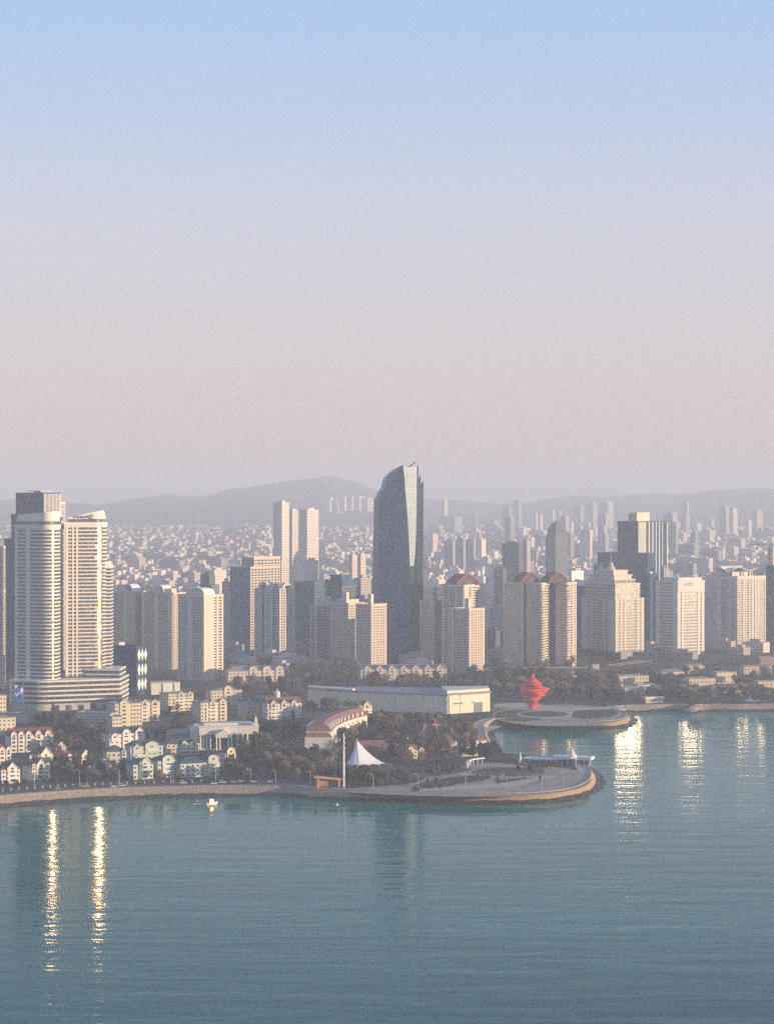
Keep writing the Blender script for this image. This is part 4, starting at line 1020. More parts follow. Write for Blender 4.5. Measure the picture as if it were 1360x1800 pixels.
for k in (0, 12): mb.face([(*o1[k], z0), (*o2[k], z0), (*m2[k], z1), (*m1[k], z1)])
mb.build('roof', brownroof, r)
for k in range(1, 12):
    t = R(22.0 * k / 12)
    for rad, dr in ((152, -1), (172, 1)):
        p = cp(t, rad - dr * 1.2); mb = MB(); d = 3.2
        ux = Vector((math.sin(t), math.cos(t))); ur = Vector((-math.cos(t), math.sin(t))) * dr
        q = Vector(p); pts = lambda o, z: (q.x + ux.x * o[0] + ur.x * o[1], q.y + ux.y * o[0] + ur.y * o[1], z)
        mb.loft([[pts((-1.5, 1.4), GZ + 13.5), pts((1.5, 1.4), GZ + 13.5), pts((1.5, -d), GZ + 13.5), pts((-1.5, -d), GZ + 13.5)][::(1 if dr < 0 else -1)], [pts((-1.5, 1.4), GZ + 17), pts((1.5, 1.4), GZ + 17), pts((1.5, -d), GZ + 17), pts((-1.5, -d), GZ + 17)][::(1 if dr < 0 else -1)],
                 [pts((-.1, 1.4), GZ + 18.6), pts((.1, 1.4), GZ + 18.6), pts((.1, -d), GZ + 18.6), pts((-.1, -d), GZ + 18.6)][::(1 if dr < 0 else -1)]])
        mb.build('dormer', w_white, r)
        p = cp(t, 151.8)
        if dr < 0:
            for f in range(3):
                o = bpy.data.objects.new('window', window_mesh(2.4, 1.6)); COL.objects.link(o); o.parent = r
                o.location = Vector((p[0], p[1], GZ + 1.5 + 4.2 * f)) - r.location; o.rotation_euler = (0, 0, math.pi / 2 - t)
mb = MB()
q0, q1 = Vector(cp(0, 173)), Vector(cp(0, 151)); d = (q1 - q0).normalized(); n_ = Vector((d.y, -d.x))
mb.prism([tuple(q0 + n_ * 3), tuple(q1 + n_ * 3), tuple(q1), tuple(q0)], GZ - 1, GZ + 10, bot=True); mb.build('end_wing', w_white, r)
mb = MB(); mb.loft([[(*(q0 + n_ * 3.5), GZ + 10), (*(q1 + n_ * 3.5), GZ + 10), (*(q1), GZ + 10), (*(q0), GZ + 10)], [(*(q0 + d * 4 + n_ * .5), GZ + 13.5), (*(q1 - d * 4 + n_ * .5), GZ + 13.5), (*(q1 - d * 4), GZ + 13.5), (*(q0 + d * 4), GZ + 13.5)]]); mb.build('end_roof', brownroof, r)
house('apartment_block', 'cream balcony house with white triangle gable at the far end of the crescent building', 643, 1268, 13, 14, 14, 30, w_cream, brownroof, 'side', 4.5, [(.1, 7, 14, 4, T)], 4, 4, 3, cat='apartment house', balcony=[(1, -.6, .8), (2, -.6, .8), (3, -.6, .8)])
house('apartment_block', 'cream house with paired white gables at the middle bend of the crescent building', 612, 1283, 12, 14, 15, 34, w_cream, brownroof, 'side', 4.5, [(-.45, 5, 15, 3.4, T), (.5, 5, 15, 3.4, T)], 4, 4, 3, cat='apartment house', balcony=[(1, -.8, .8), (2, -.8, .8), (3, -.8, .8)])

# long white mall
dM = 2172.0
pA = (xat(541, 2252), 2252); pB = (xat(620, 2214), 2214); pC = (xat(786, dM), dM); pD = (xat(861, 2202), 2202); pE = (xat(858, 2238), 2238); pF = (xat(541, 2266), 2266)
mpoly = [pA, pB, pC, pD, pE, pF]
r = root_at('exhibition_hall', 'long low white hall with shaded long wall, sunlit end wall and dark doorway', 'hall', mpoly)
FOOT += [(xat(px, 2215), 2215, 30) for px in (600, 650, 700, 750, 800, 840)]
wallm = mat('hall_panel', (0.74, 0.66, 0.51), var=.06, scale=.06, streak=True)
hm = zat(1223, dM)
zf = lambda x, y: hm + (3.5 if x > xat(790, 2200) else 0)
part(r, 'wall', mpoly, GZ - 1, hm, wallm)
mb = MB(); mb.prism(offset(mpoly, 1.2), hm, hm + 1.3, bot=True); mb.build('roof_edge', roofgrey, r)
part(r, 'roof_strip', [pA, pB, tuple(Vector(pB) + Vector((2, 8))), tuple(Vector(pA) + Vector((2, 8)))], hm + 1.3, hm + 2.6, white)
mb = MB(); mb.prism([tuple(Vector(pC) + Vector((0, 6))), tuple(Vector(pD) + Vector((-.5, 5))), pE, tuple(Vector(pC) + Vector((-4, 60)))], hm + 1.3, hm + 4.0, bot=True); mb.build('raised_roof', wallm, r)
pier_mb(mpoly, 2, .02, .05, GZ, hm - .3, .3).build('wall_joint', slate, r)
pier_mb(mpoly, 2, .30, .33, GZ, hm - .3, .4).build('wall_joint', wallm, r)
pier_mb(mpoly, 2, .62, .82, GZ, GZ + 9.5, .25).build('doorway', slate, r)
pier_mb(mpoly, 2, .60, .84, GZ + 9.5, GZ + 10.2, 2.5).build('door_canopy', white, r)
pier_mb(mpoly, 2, .14, .36, hm - 8.5, hm - 7.2, .5).build('sign_lettering', signm, r)
pier_mb(mpoly, 1, .965, .975, GZ + 8, hm - 4, .5).build('vertical_lettering', mat('grey_sign', (0.36, 0.34, 0.33)), r)
for k in range(9): pier_mb(mpoly, 1, .1 * k + .05, .1 * k + .0525, GZ, hm - .2, .12, .1).build('panel_seam', roofgrey, r)

house('low_block', 'pale block with window rows just below the brown hotel podium', 1114, 1209, 34, 14, 12, 18, w_cream, roofgrey, 'flat', 1, [], 9, 3, 3, cat='low building')
house('low_block', 'white framed pavilion in front of the pale block below the hotel', 1138, 1218, 22, 10, 8, 16, w_white, roofgrey, 'flat', 1, [], 5, 2, 2, cat='low building')
house('low_block', 'pale low block with grey roof between hotel podium and white office foot', 1182, 1196, 28, 14, 9, 18, w_cream, roofgrey, 'hip', 3, [], 7, 2, 2, cat='low building')
# far low rows below the towers
house('apartment_row', 'pale low row with three sunlit gables under the beige apartment towers', 450, 1199, 62, 18, 12, 16, beige, roofgrey, 'hip', 5, [(-.1, 9, 13, 4, A_), (.4, 9, 13, 4, A_), (.86, 9, 13, 4, A_)], 14, 3, 3, cat='apartment house')
house('apartment_row', 'pale low row with seven pink lit gables in front of the blue skyscraper', 710, 1196, 96, 18, 12, 8, beige, roofgrey, 'side', 5, [(-.84 + .28 * k, 7.5, 13, 4, T) for k in range(7)], 20, 3, 3, cat='apartment house', balcony=[(1, -.84 + .28 * k - .05, -.84 + .28 * k + .05) for k in range(7)])
house('low_block', 'small cream block low between the arch tower and the billboard office', 527, 1178, 24, 14, 14, 22, beige, roofgrey, 'hip', 3, [(.3, 6, 14, 2, T)], 6, 4, 3, cat='low building')
house('low_block', 'small pale domed block at the foot of the brown apartment towers', 612, 1178, 18, 14, 11, 28, w_cream, roofgrey, 'flat', 1, [(.1, 6, 12, 3, A_)], 5, 3, 3, cat='low building')
house('low_block', 'grey green low block left of the small pale domed block', 592, 1170, 10, 12, 14, 20, grey, roofgrey, 'flat', 1, [], 3, 4, 3, cat='low building')
house('low_block', 'tiny pale house between the teal block and the arch tower foot', 488, 1163, 10, 10, 9, 28, w_cream, roofgrey, 'hip', 2, [], 3, 2, 2, cat='low building')
house('low_block', 'pale grey gabled house left of the small cream block', 514, 1168, 10, 12, 13, 25, grey, roofgrey, 'hip', 4, [], 3, 3, 2, cat='low building')
# villas in the park
house('villa', 'cream villa with brown hip roof among the park trees right of the tent', 726, 1334, 17, 12, 6.5, 26, w_cream, brownroof, 'hip', 4, [(-.3, 6.5, 7, 2.6, T), (.8, 4, 6.5, 2, T)], 4, 2, 2)
house('villa', 'long brown brick house with brown roof directly behind the white tent', 652, 1330, 24, 12, 7, 12, w_brick, brownroof, 'side', 5, [], 7, 2, 2)
house('villa', 'pale house with one wide arched dormer near the curved bay path', 822, 1330, 17, 12, 5.5, 24, w_cream, brownroof, 'hip', 4, [(-.15, 7, 5.2, 2.4, A_)], 4, 2, 2)
house('villa', 'small pinkish house with pink roof below the hall doorway', 805, 1312, 13, 10, 5, 25, w_cream, redroof, 'hip', 3.4, [], 3, 2, 2)
for px, py, lab in ((683, 1281, 'orange brown hut nearest the shaded hall wall among park trees'), (706, 1274, 'small tan house under the trees in front of the hall'), (736, 1272, 'tan cottage below the joint of the white hall walls'), (768, 1281, 'pinkish cottage in the trees below the sunlit hall end'), (786, 1290, 'tan garden house left of the curved bay path'), (690, 1312, 'brown roofed house half hidden by conifers behind the tent'), (662, 1300, 'brown brick house just up slope from the long brick house'), (713, 1302, 'tan cottage above the brown hip roofed villa'), (748, 1302, 'pinkish cottage at the middle of the park'), (770, 1320, 'tan house between the hip roofed villa and the arched dormer house'), (752, 1286, 'pinkish hut under the trees below the hall joint'), (846, 1312, 'tan hut at the inner side of the curved bay path')):
    house('cottage', lab, px, py, 10, 8, 4.5, 25, w_cream if 'tan' in lab else w_brick, brownroof, 'hip', 3, [], 3, 1, 2, cat='cottage')
# low buildings along the right shore
for a in [('cream long low block with two window rows on the right shore', 1234, 1210, 30, 16, 10, 14, w_cream), ('cream L shaped block with bright rim on the right shore', 1277, 1202, 24, 14, 12, 20, w_cream), ('low pale house under bare trees below the white office', 1158, 1221, 16, 10, 6, 20, w_cream),
          ('flat pale pavilion row right of the cream long block', 1264, 1218, 20, 10, 5, 12, w_white), ('flat cream house below the wing roofed tower', 1308, 1217, 20, 10, 6, 12, w_cream), ('cream block cut by the right edge above the shore tents', 1352, 1212, 26, 12, 8, 14, w_cream),
          ('brownish block between the hotel and the white office foot', 1228, 1184, 30, 16, 9, 18, tan), ('pale green flat house left of the shore trees', 1118, 1226, 26, 14, 9, 20, grey),
          ('grey pink block at the foot of the wing roofed tower', 1332, 1186, 34, 16, 9, 14, tan), ('brown low roof right of the wing roofed tower', 1352, 1170, 24, 16, 9, 16, w_brick)]:
    house('low_block', a[0], a[1], a[2], a[3], a[4], a[5], a[6], a[7], roofgrey, 'flat', 1, [], max(3, a[3] // 4), 2, 2, cat='low building')
# ------------------------------------------------------------------ waterfront objects
lawn_m = mat('winter_lawn', (0.17, 0.135, 0.075), var=.3, scale=.12, rough=.95, spec=.1)
green_m = mat('dull_green_lawn', (0.085, 0.10, 0.055), var=.3, scale=.12, rough=.95, spec=.1)
pave_m = mat('grey_paving', (0.36, 0.305, 0.24), var=.3, scale=.12, rough=.9)
pave_l = mat('pale_paving', (0.50, 0.43, 0.33), var=.15, scale=.2, rough=.9)
road_m = mat('asphalt', (0.075, 0.078, 0.085), var=.2, scale=.3, rough=.9)
mark_m = mat('road_marking', (0.6, 0.6, 0.56), var=.1)
def sweep(name, line, o0, o1, z, m):
    a, b = inland(line, o0), inland(line, o1); mb = MB()
    for k in range(len(line) - 1): mb.face([(*a[k], z), (*a[k + 1], z), (*b[k + 1], z), (*b[k], z)])
    return tag(mb.build(name, m), kind='structure')
sweep('pavement', coast[0:90], 7.0, 15.5, GZ + .012, pave_l)
sweep('pavement', coast[102:len(coast)], 7.0, 17, GZ + .012, pave_l)
sweep('road', coast[0:36], 17, 29, GZ + .008, road_m)
sweep('road_marking', coast[0:36], 22.8, 23.2, GZ + .016, mark_m)
sweep('kerb', coast[0:36], 16.5, 17, GZ + .13, pave_m)
def pxpoly(pts, z=GZ): return [gp(x, y, z) for x, y in pts]
def ell(cx, cy, rx, ry, n=28, a0=0, a1=360): return [(cx + rx * math.cos(R(a0 + (a1 - a0) * k / n)), cy + ry * math.sin(R(a0 + (a1 - a0) * k / n))) for k in range(n if a1 - a0 >= 360 else n + 1)]
def sheet(name, pts, dz, m): return flat(name, pxpoly(pts), GZ + dz, m)
sheet('plaza', catmull([(610, 1392), (640, 1384), (720, 1378), (760, 1362), (800, 1350), (860, 1341), (930, 1347), (990, 1350), (1028, 1360), (1038, 1372), (1020, 1386), (960, 1396), (850, 1401), (700, 1398), (612, 1393)], 4), .020, pave_m)
sheet('lawn', ell(895, 1357, 62, 7.5), .040, lawn_m)
sheet('lawn', catmull([(722, 1392), (735, 1378), (800, 1366), (860, 1364), (850, 1372), (800, 1380), (800, 1386), (722, 1392)], 4), .044, green_m)
sheet('lawn', catmull([(735, 1357), (790, 1349), (830, 1352), (800, 1360), (745, 1366), (735, 1357)], 4), .048, lawn_m)
sheet('lawn', catmull([(870, 1372), (930, 1368), (960, 1371), (930, 1378), (880, 1380), (870, 1372)], 4), .052, green_m)
sheet('path', catmull([(735, 1388), (800, 1382), (870, 1378), (960, 1365), (975, 1367), (890, 1384), (800, 1389), (738, 1391)], 4), .056, pave_l)
sheet('path', catmull([(835, 1300), (842, 1285), (868, 1276), (880, 1278), (854, 1288), (850, 1302), (866, 1324), (856, 1326)], 4), .030, pave_l)
# sculpture plaza
sheet('plaza', ell(985, 1258, 120, 19, 36), .020, pave_m)
sheet('lawn', ell(912, 1258, 44, 10.5, 28), .034, green_m)
sheet('path', ell(960, 1256, 52, 7.0, 28), .040, pave_l)
sheet('lawn', ell(956, 1255.5, 43, 5.2, 28), .046, green_m)
sheet('lawn', catmull([(1010, 1250), (1060, 1246), (1085, 1252), (1075, 1260), (1030, 1264), (1005, 1260), (1010, 1250)], 4), .050, green_m)
sheet('path', catmull([(868, 1238), (920, 1236), (1000, 1244), (1100, 1243), (1100, 1246), (1000, 1249), (920, 1247), (868, 1244)], 4), .054, pave_l)

# red spiral sculpture
sx, sy = gp(936, 1245); sc = empty('sculpture', (sx, sy, GZ)); tag(sc, 'tall bright red whirlwind sculpture of stacked rings standing on the round plaza', 'sculpture')
redm = mat('sculpture_red', (0.66, 0.07, 0.06), var=.10, scale=.3, rough=.4)
HT = 31.5
PROF = [(0, 3.2), (.05, 4.4), (.13, 5.6), (.22, 7.2), (.31, 9.0), (.40, 11.5), (.48, 13.6), (.56, 12.6), (.63, 9.6), (.70, 8.6), (.77, 6.4), (.84, 3.6), (.91, 2.0), (.97, 1.0)]
rnd = random.Random(5)
for k, (t, rad) in enumerate(PROF):
    z = HT * t; th = HT * .052 if k < 12 else HT * .05; mb = MB(); n = 22; ph = k * .9
    ox, oy = math.cos(ph) * rad * .10, math.sin(ph) * rad * .10
    def ring(s, zz): return [(ox + rad * s * (1 + .15 * math.sin(3 * a + ph * 2.3) + .07 * math.sin(8 * a + ph)) * (1.06 if k % 2 else .93) * math.cos(a), oy + rad * s * (1 + .15 * math.sin(3 * a + ph * 2.3) + .07 * math.sin(8 * a + ph)) * (1.06 if k % 2 else .93) * math.sin(a), zz + .9 * math.sin(a + ph) * min(1, rad / 6)) for a in [2 * math.pi * q / n for q in range(n)]]
    nr = PROF[k + 1][1] if k + 1 < len(PROF) else .3
    mb.loft([ring(.72, z - .2), ring(.97, z + th * .2), ring(1.0, z + th * .55), ring(.93, z + th * .9), ring(.70, z + th * 1.3)]); mb.face(list(reversed(ring(.72, z - .2))))
    mb.build('ring', redm, sc, rel=False, smooth=True)
mb = MB(); mb.cyl(0, 0, 0, HT * .93, 1.6, .8, 12); mb.cyl(0, 0, HT * .93, HT * 1.06, 1.0, .05, 12); mb.build('spindle', redm, sc, rel=False, smooth=True)
mb = MB(); mb.cyl(0, 0, -.5, .35, 7, 6.6, 28); mb.build('plinth', pave_m, sc, rel=False)

# white peaked tent
tx, ty = gp(636, 1350); tent = empty('peaked_tent', (tx, ty, GZ)); tag(tent, 'white pointed tensile tent with a long swooping right wing among dark shrubs', 'tent')
sp = 1756 / F
base_ring = [(-13.5, -4), (-8, -8), (-1, -9.5), (6, -7), (13, -4), (21.5, -1), (13, 4), (6, 8), (-2, 9), (-9, 6)]
pk = (-3.6, 0); fab = mat('white_tent_fabric', (0.74, 0.74, 0.76), var=.04, scale=.3, rough=.6)
fine_b = []
for k in range(len(base_ring)):
    p, q = Vector(base_ring[k]), Vector(base_ring[(k + 1) % len(base_ring)])
    for i in range(4):
        t = i / 4; pt = p.lerp(q, t); pull = 1 - .10 * math.sin(math.pi * t); fine_b.append((pk[0] + (pt.x - pk[0]) * pull, pk[1] + (pt.y - pk[1]) * pull, 2.6 + .8 * math.sin(math.pi * t)))
mb = MB(); rings = []
for s in (0, .15, .3, .45, .6, .75, .88, .96, 1.0):
    u = 1 - s
    rings.append([(pk[0] + (x - pk[0]) * u ** 1.0, pk[1] + (y - pk[1]) * u, z + (20.5 - z) * (s ** 1.75 if u > 0 else 1)) for x, y, z in fine_b])
mb.loft(rings); mb.build('canopy', fab, tent, rel=False, smooth=True)
for x, y in ((-13.3, -4), (-1, -9.3), (13, -4), (21.2, -1), (-2, 8.8)): mb = MB(); mb.bar((x, y, -.5), (x, y, 2.8), .18); mb.build('pole', steel, tent, rel=False)
mb = MB(); mb.bar((pk[0], 0, -.5), (pk[0], 0, 22), .3); mb.build('mast', steel, tent, rel=False)
FOOT.append((tx, ty, 13))
# tall white mast
mx, my = gp(604, 1384); ms = empty('tall_mast', (mx, my, GZ)); tag(ms, 'tall thin white mast with antenna rings standing in front of the white tent', 'mast')
mb = MB(); mb.cyl(0, 0, -.5, 26, .85, .65, 10); mb.build('lower_pole', trim_w, ms, rel=False)
mb = MB(); mb.cyl(0, 0, 26, 37.5, .5, .4, 10); mb.build('upper_pole', trim_w, ms, rel=False)
for z in (26.5, 30, 33.5): mb = MB(); mb.cyl(0, 0, z, z + 1.4, .95, .95, 10); mb.build('antenna_ring', steel, ms, rel=False)
# shelter with orange roof
hx, hy = gp(577, 1384); sh = empty('shelter', (hx, hy, GZ), R(14)); tag(sh, 'open shelter with tilted orange brown flat roof at the foot of the tall mast', 'shelter')
org = mat('orange_brown_roof', (0.45, 0.24, 0.12), var=.15)
mb = MB(); lo = [(-10.5, -3, 6.8), (8.5, -3, 4.8), (8.5, 4, 4.8), (-10.5, 4, 6.8)]; mb.loft([lo, [(x, y, z + 1.3) for x, y, z in lo]]); mb.face(lo[::-1]); mb.build('roof', org, sh, rel=False)
for x in (-7.5, 7.5): mb = MB(); mb.box(x - .8, x + .8, -2, 3, -.5, 6 if x < 0 else 5); mb.build('post', org, sh, rel=False)
mb = MB(); mb.box(-6.5, 6.6, 2, 3, -.5, 4.6); mb.build('back_wall', w_brick, sh, rel=False)
mb = MB(); mb.box(-5, 5, 0, .9, .2, .7); mb.build('bench', dark, sh, rel=False)
FOOT.append((hx, hy, 9))
# pier pavilion on the tip
q0, q1 = gp(921, 1341), gp(1036, 1345); r = empty('long_pavilion', (*q0, GZ)); tag(r, 'long low white roofed pavilion on the peninsula tip with a pointed white tent roof', 'pavilion')
d = (Vector(q1) - Vector(q0)); L = d.length; r.rotation_euler = (0, 0, math.atan2(d.y, d.x))
mb = MB(); mb.box(0, L, 1, 8, -.5, 2.6); mb.build('glazing', slate, r, rel=False)
mb = MB(); mb.box(-1, L * .5, -1, 10, 2.7, 3.5); mb.box(L * .42, L + 1.2, -1.2, 12, 3.5, 5.6); mb.build('roof', white, r, rel=False)
for k in range(13): mb = MB(); mb.box(L * k / 12 - .25, L * k / 12 + .25, -.4, .4, -.5, 2.75 if k < 6 else 3.55); mb.build('post', white, r, rel=False)
mb = MB(); rings = [[(L * .735 + rr * math.cos(a), 1.5 + rr * math.sin(a), z) for a in [2 * math.pi * k / 8 for k in range(8)]] for rr, z in ((5.2, 4.6), (3.0, 6.4), (1.2, 8.8), (.25, 11.5))]; mb.loft(rings); mb.build('pointed_roof', white, r, rel=False)
for a in (45, 135, 225, 315): mb = MB(); mb.bar((L * .735 + 4.4 * math.cos(R(a)), 1.5 + 4.4 * math.sin(R(a)), -.5), (L * .735 + 4.4 * math.cos(R(a)), 1.5 + 4.4 * math.sin(R(a)), 5), .35); mb.build('pillar', white, r, rel=False)
FOOT.append((q0[0] + L / 2, q0[1] + 3, 26))
bx, by = gp(914, 1341); r = tag(empty('beacon', (bx, by, GZ)), 'small pointed white beacon at the left end of the long pavilion', 'beacon')
mb = MB(); mb.cyl(0, 0, -.5, 4, 1.5, 1.1, 8); mb.build('base', white, r, rel=False)
mb = MB(); mb.cyl(0, 0, 4, 8.5, .9, .1, 8); mb.build('spire', white, r, rel=False)
# curved pergola
r = tag(empty('curved_pergola', (*gp(845, 1352), GZ)), 'small curved white pergola beside the round lawn on the peninsula', 'pergola')
pts = [Vector((*gp(x, y), 0)) - Vector((*gp(845, 1352), 0)) for x, y in catmull([(821, 1352), (824, 1347), (832, 1344), (850, 1342)], 5)]
mb = MB()
for p, q in zip(pts, pts[1:]):
    n_ = Vector((-(q - p).y, (q - p).x, 0)).normalized() * 1.3
    mb.loft([[(*(p - n_).xy, 3.6), (*(q - n_).xy, 3.6), (*(q + n_).xy, 3.6), (*(p + n_).xy, 3.6)], [(*(p - n_).xy, 4.3), (*(q - n_).xy, 4.3), (*(q + n_).xy, 4.3), (*(p + n_).xy, 4.3)]])
mb.build('roof', white, r, rel=False)
for p in pts[::2]: mb = MB(); mb.bar((*p.xy, -.3), (*p.xy, 3.7), .28); mb.build('post', white, r, rel=False)
# viaduct and white canopy on the far road, shore tents
r = tag(empty('viaduct', (xat(950, 2640), 2640, GZ)), 'dark elevated road deck running below the red roofed pair, with a white stair tower', 'viaduct')
mb = MB(); mb.box(-60, 62, -4, 4, 7.5, 9.6); mb.build('deck', slate, r, rel=False)
mb = MB(); mb.box(-60, 62, -4.3, -4.02, 9.6, 10.6); mb.build('railing', grey, r, rel=False)
for k in range(7): mb = MB(); mb.box(-55 + 18 * k, -53 + 18 * k, -2, 2, -1, 7.6); mb.build('column', grey, r, rel=False)
mb = MB(); mb.box(58, 66, -6, 2, -1, 14); mb.build('stair_tower', cream, r, rel=False)
mb = MB(); mb.loft([[(60, -9, 9), (70, -9, 5), (70, -6, 5), (60, -6, 9)], [(60, -9, 9.8), (70, -9, 5.8), (70, -6, 5.8), (60, -6, 9.8)]]); mb.build('stair_flight', cream, r, rel=False)
r = tag(empty('long_canopy', (xat(991, 2560), 2560, GZ)), 'long slim white canopy roof under the viaduct behind the red sculpture', 'canopy')
mb = MB(); mb.box(-14, 14, -3, 3, 5.2, 7.0); mb.build('roof', white, r, rel=False)
for k in range(6): mb = MB(); mb.box(-12.3 + 4.8 * k, -11.7 + 4.8 * k, -.3, .3, -.5, 5.3); mb.build('post', steel, r, rel=False)
for i, (px, py, lab) in enumerate(((1318, 1236, 'left peak of the two white peaked shade sails on the right shore'), (1335, 1236, 'right peak of the two white peaked shade sails on the right shore'))):
    r = tag(empty('shade_sail', (*gp(px, py), GZ)), lab, 'shade sail', 'white shade sails on the right shore')
    mb = MB(); mb.loft([[(rr * math.cos(a) * 1.1, rr * math.sin(a), z) for a in [2 * math.pi * k / 8 for k in range(8)]] for rr, z in ((5.6, 2.2), (3.0, 2.9), (1.2, 4.2), (.15, 6.2))]); mb.build('canopy', fab, r, rel=False)
    for a in (30, 150, 210, 330): mb = MB(); mb.bar((5 * math.cos(R(a)), 5 * math.sin(R(a)), -.3), (5 * math.cos(R(a)), 5 * math.sin(R(a)), 2.6), .15); mb.build('pole', steel, r, rel=False)
r = tag(empty('kiosk', (*gp(1150, 1236), GZ), R(15)), 'flat white roofed kiosk at the edge of the far promenade below the trees', 'kiosk')
mb = MB(); mb.box(-9, 9, 0, 5, -.5, 4); mb.build('wall', w_cream, r, rel=False); mb = MB(); mb.box(-10, 10, -1.5, 6, 4, 6); mb.build('roof', white, r, rel=False)

# street lamps along the promenade
def lamp(px, py, label):
    r = tag(empty('street_lamp', (*gp(px, py), GZ)), label, 'street lamp', 'street lamps along the waterfront')
    if 'lamp' not in SHARE:
        a = MB(); a.cyl(0, 0, -.3, 9.5, .22, .13, 6); pa = a.build('pole', steel, r, rel=False)
        b = MB(); b.bar((0, 0, 9.4), (-1.8, -.3, 10), .12, 5); pb = b.build('arm', steel, r, rel=False)
        c = MB(); c.box(-2.9, -1.5, -.55, -.05, 9.85, 10.1); pc = c.build('lamp_head', trim_w, r, rel=False)
        SHARE['lamp'] = (pa, pb, pc)
    else:
        for o in SHARE['lamp']: dup(o, r)
SHARE = {}
LAMPS = [(60, 1384, 'grey street lamp before the two dormered red villa'), (140, 1378, 'grey street lamp in front of the dark tree by the cottages'), (210, 1377, 'grey street lamp below the dark fronted green villa'),
         (300, 1378, 'grey street lamp below the taller arch gable villa'), (379, 1374, 'grey street lamp before the arched bay of the wide green villa'), (440, 1377, 'grey street lamp beside the parked yellow car'),
         (484, 1379, 'grey street lamp at the bare trees left of the shelter'), (545, 1381, 'grey street lamp just left of the orange roofed shelter'), (656, 1386, 'grey street lamp against the dark hedge right of the mast'),
         (735, 1386, 'grey street lamp at the right end of the dark hedge'), (818, 1387, 'grey street lamp on the paving below the curved pergola'), (890, 1388, 'grey street lamp on the paving below the round lawn'),
         (952, 1388, 'grey street lamp on the open paving below the beacon'), (990, 1383, 'grey street lamp nearest the pointed tent roof'), (1135, 1238, 'grey street lamp on the far shore beside the white kiosk'), (1318, 1238, 'grey street lamp by the white shade sails')]
for a in LAMPS: lamp(*a)
# cars on the waterfront road
def car_parts(r, key, body_m, van):
    l, w, h = (2.6, .95, 2.1) if van else (2.2, .9, 1.45)
    mb = MB()
    rings = [[(-l, y, z), (l, y, z)] for y, z in ()]
    mb.loft([[(-l, -w, .35), (l, -w, .35), (l, w, .35), (-l, w, .35)], [(-l, -w, .8), (l, -w, .8), (l, w, .8), (-l, w, .8)], [(-l * .96, -w * .96, .98), (l * .93, -w * .96, .95), (l * .93, w * .96, .95), (-l * .96, w * .96, .98)]]); mb.build('body', body_m, r, rel=False)
    a, b = (-l * .95, l * .55) if van else (-l * .72, l * .38)
    mb = MB(); mb.loft([[(a, -w * .93, .96), (b, -w * .93, .96), (b, w * .93, .96), (a, w * .93, .96)], [(a + .35, -w * .8, h - .12), (b - .55, -w * .8, h - .12), (b - .55, w * .8, h - .12), (a + .35, w * .8, h - .12)]]); mb.build('windows', g_house, r, rel=False)
    mb = MB(); mb.box(a + .3, b - .5, -w * .83, w * .83, h - .12, h); mb.build('car_roof', body_m, r, rel=False)
    for x in (-l * .62, l * .62):
        for y in (-w, w):
            mb = MB(); mb.loft([[(x + .34 * math.cos(t), yy, .34 + .34 * math.sin(t)) for t in [2 * math.pi * k / 10 for k in range(10)]] for yy in (y - .1, y + .1)]); mb.face([(x + .34 * math.cos(t), y - .1, .34 + .34 * math.sin(t)) for t in [-2 * math.pi * k / 10 for k in range(10)]]); mb.build('wheel', dark, r, rel=False)
paint = {'white': mat('white_car_paint', (.75, .75, .73), rough=.3, var=.03), 'yellow': mat('yellow_car_paint', (.75, .5, .06), rough=.3, var=.03), 'dark': mat('dark_car_paint', (.05, .06, .09), rough=.3, var=.03), 'lilac': mat('lilac_car_paint', (.42, .40, .62), rough=.3, var=.03), 'silver': mat('silver_car_paint', (.5, .5, .5), rough=.3, var=.03)}
for px, py, c, van, lab in ((102, 1388.5, 'lilac', 0, 'pale pink grey car near the left end of the waterfront road'), (151, 1384, 'yellow', 1, 'pale yellow van on the road below the cottages'), (200, 1384.5, 'white', 0, 'white car, left one of the close pair below the green villa'), (215, 1382.5, 'white', 1, 'white van, right one of the close pair below the green villa'),
                            (247, 1378, 'dark', 0, 'dark car on the road under the round arch gable villa'), (322, 1378, 'white', 1, 'cream white van below the wide green villa'), (376, 1379, 'white', 0, 'white car beside the lamp before the wide green villa'), (391, 1377, 'white', 1, 'white van just left of the yellow car'),
                            (410, 1376, 'silver', 0, 'silver car between white van and yellow car'), (423, 1375, 'yellow', 0, 'bright yellow car on the waterfront road'), (446, 1376, 'silver', 0, 'silver car right of the bright yellow car'), (475, 1375.5, 'lilac', 0, 'lilac blue car at the right end of the waterfront road'), (360, 1374, 'dark', 0, 'dark car parked behind the white cars'), (64, 1391, 'dark', 0, 'dark car at the left of the pink grey car')):
    r = tag(empty('parked_car' if not van else 'van', (*gp(px, py), GZ + .02), R(4)), lab, 'van' if van else 'car', 'cars along the waterfront road')
    car_parts(r, c, paint[c], van)
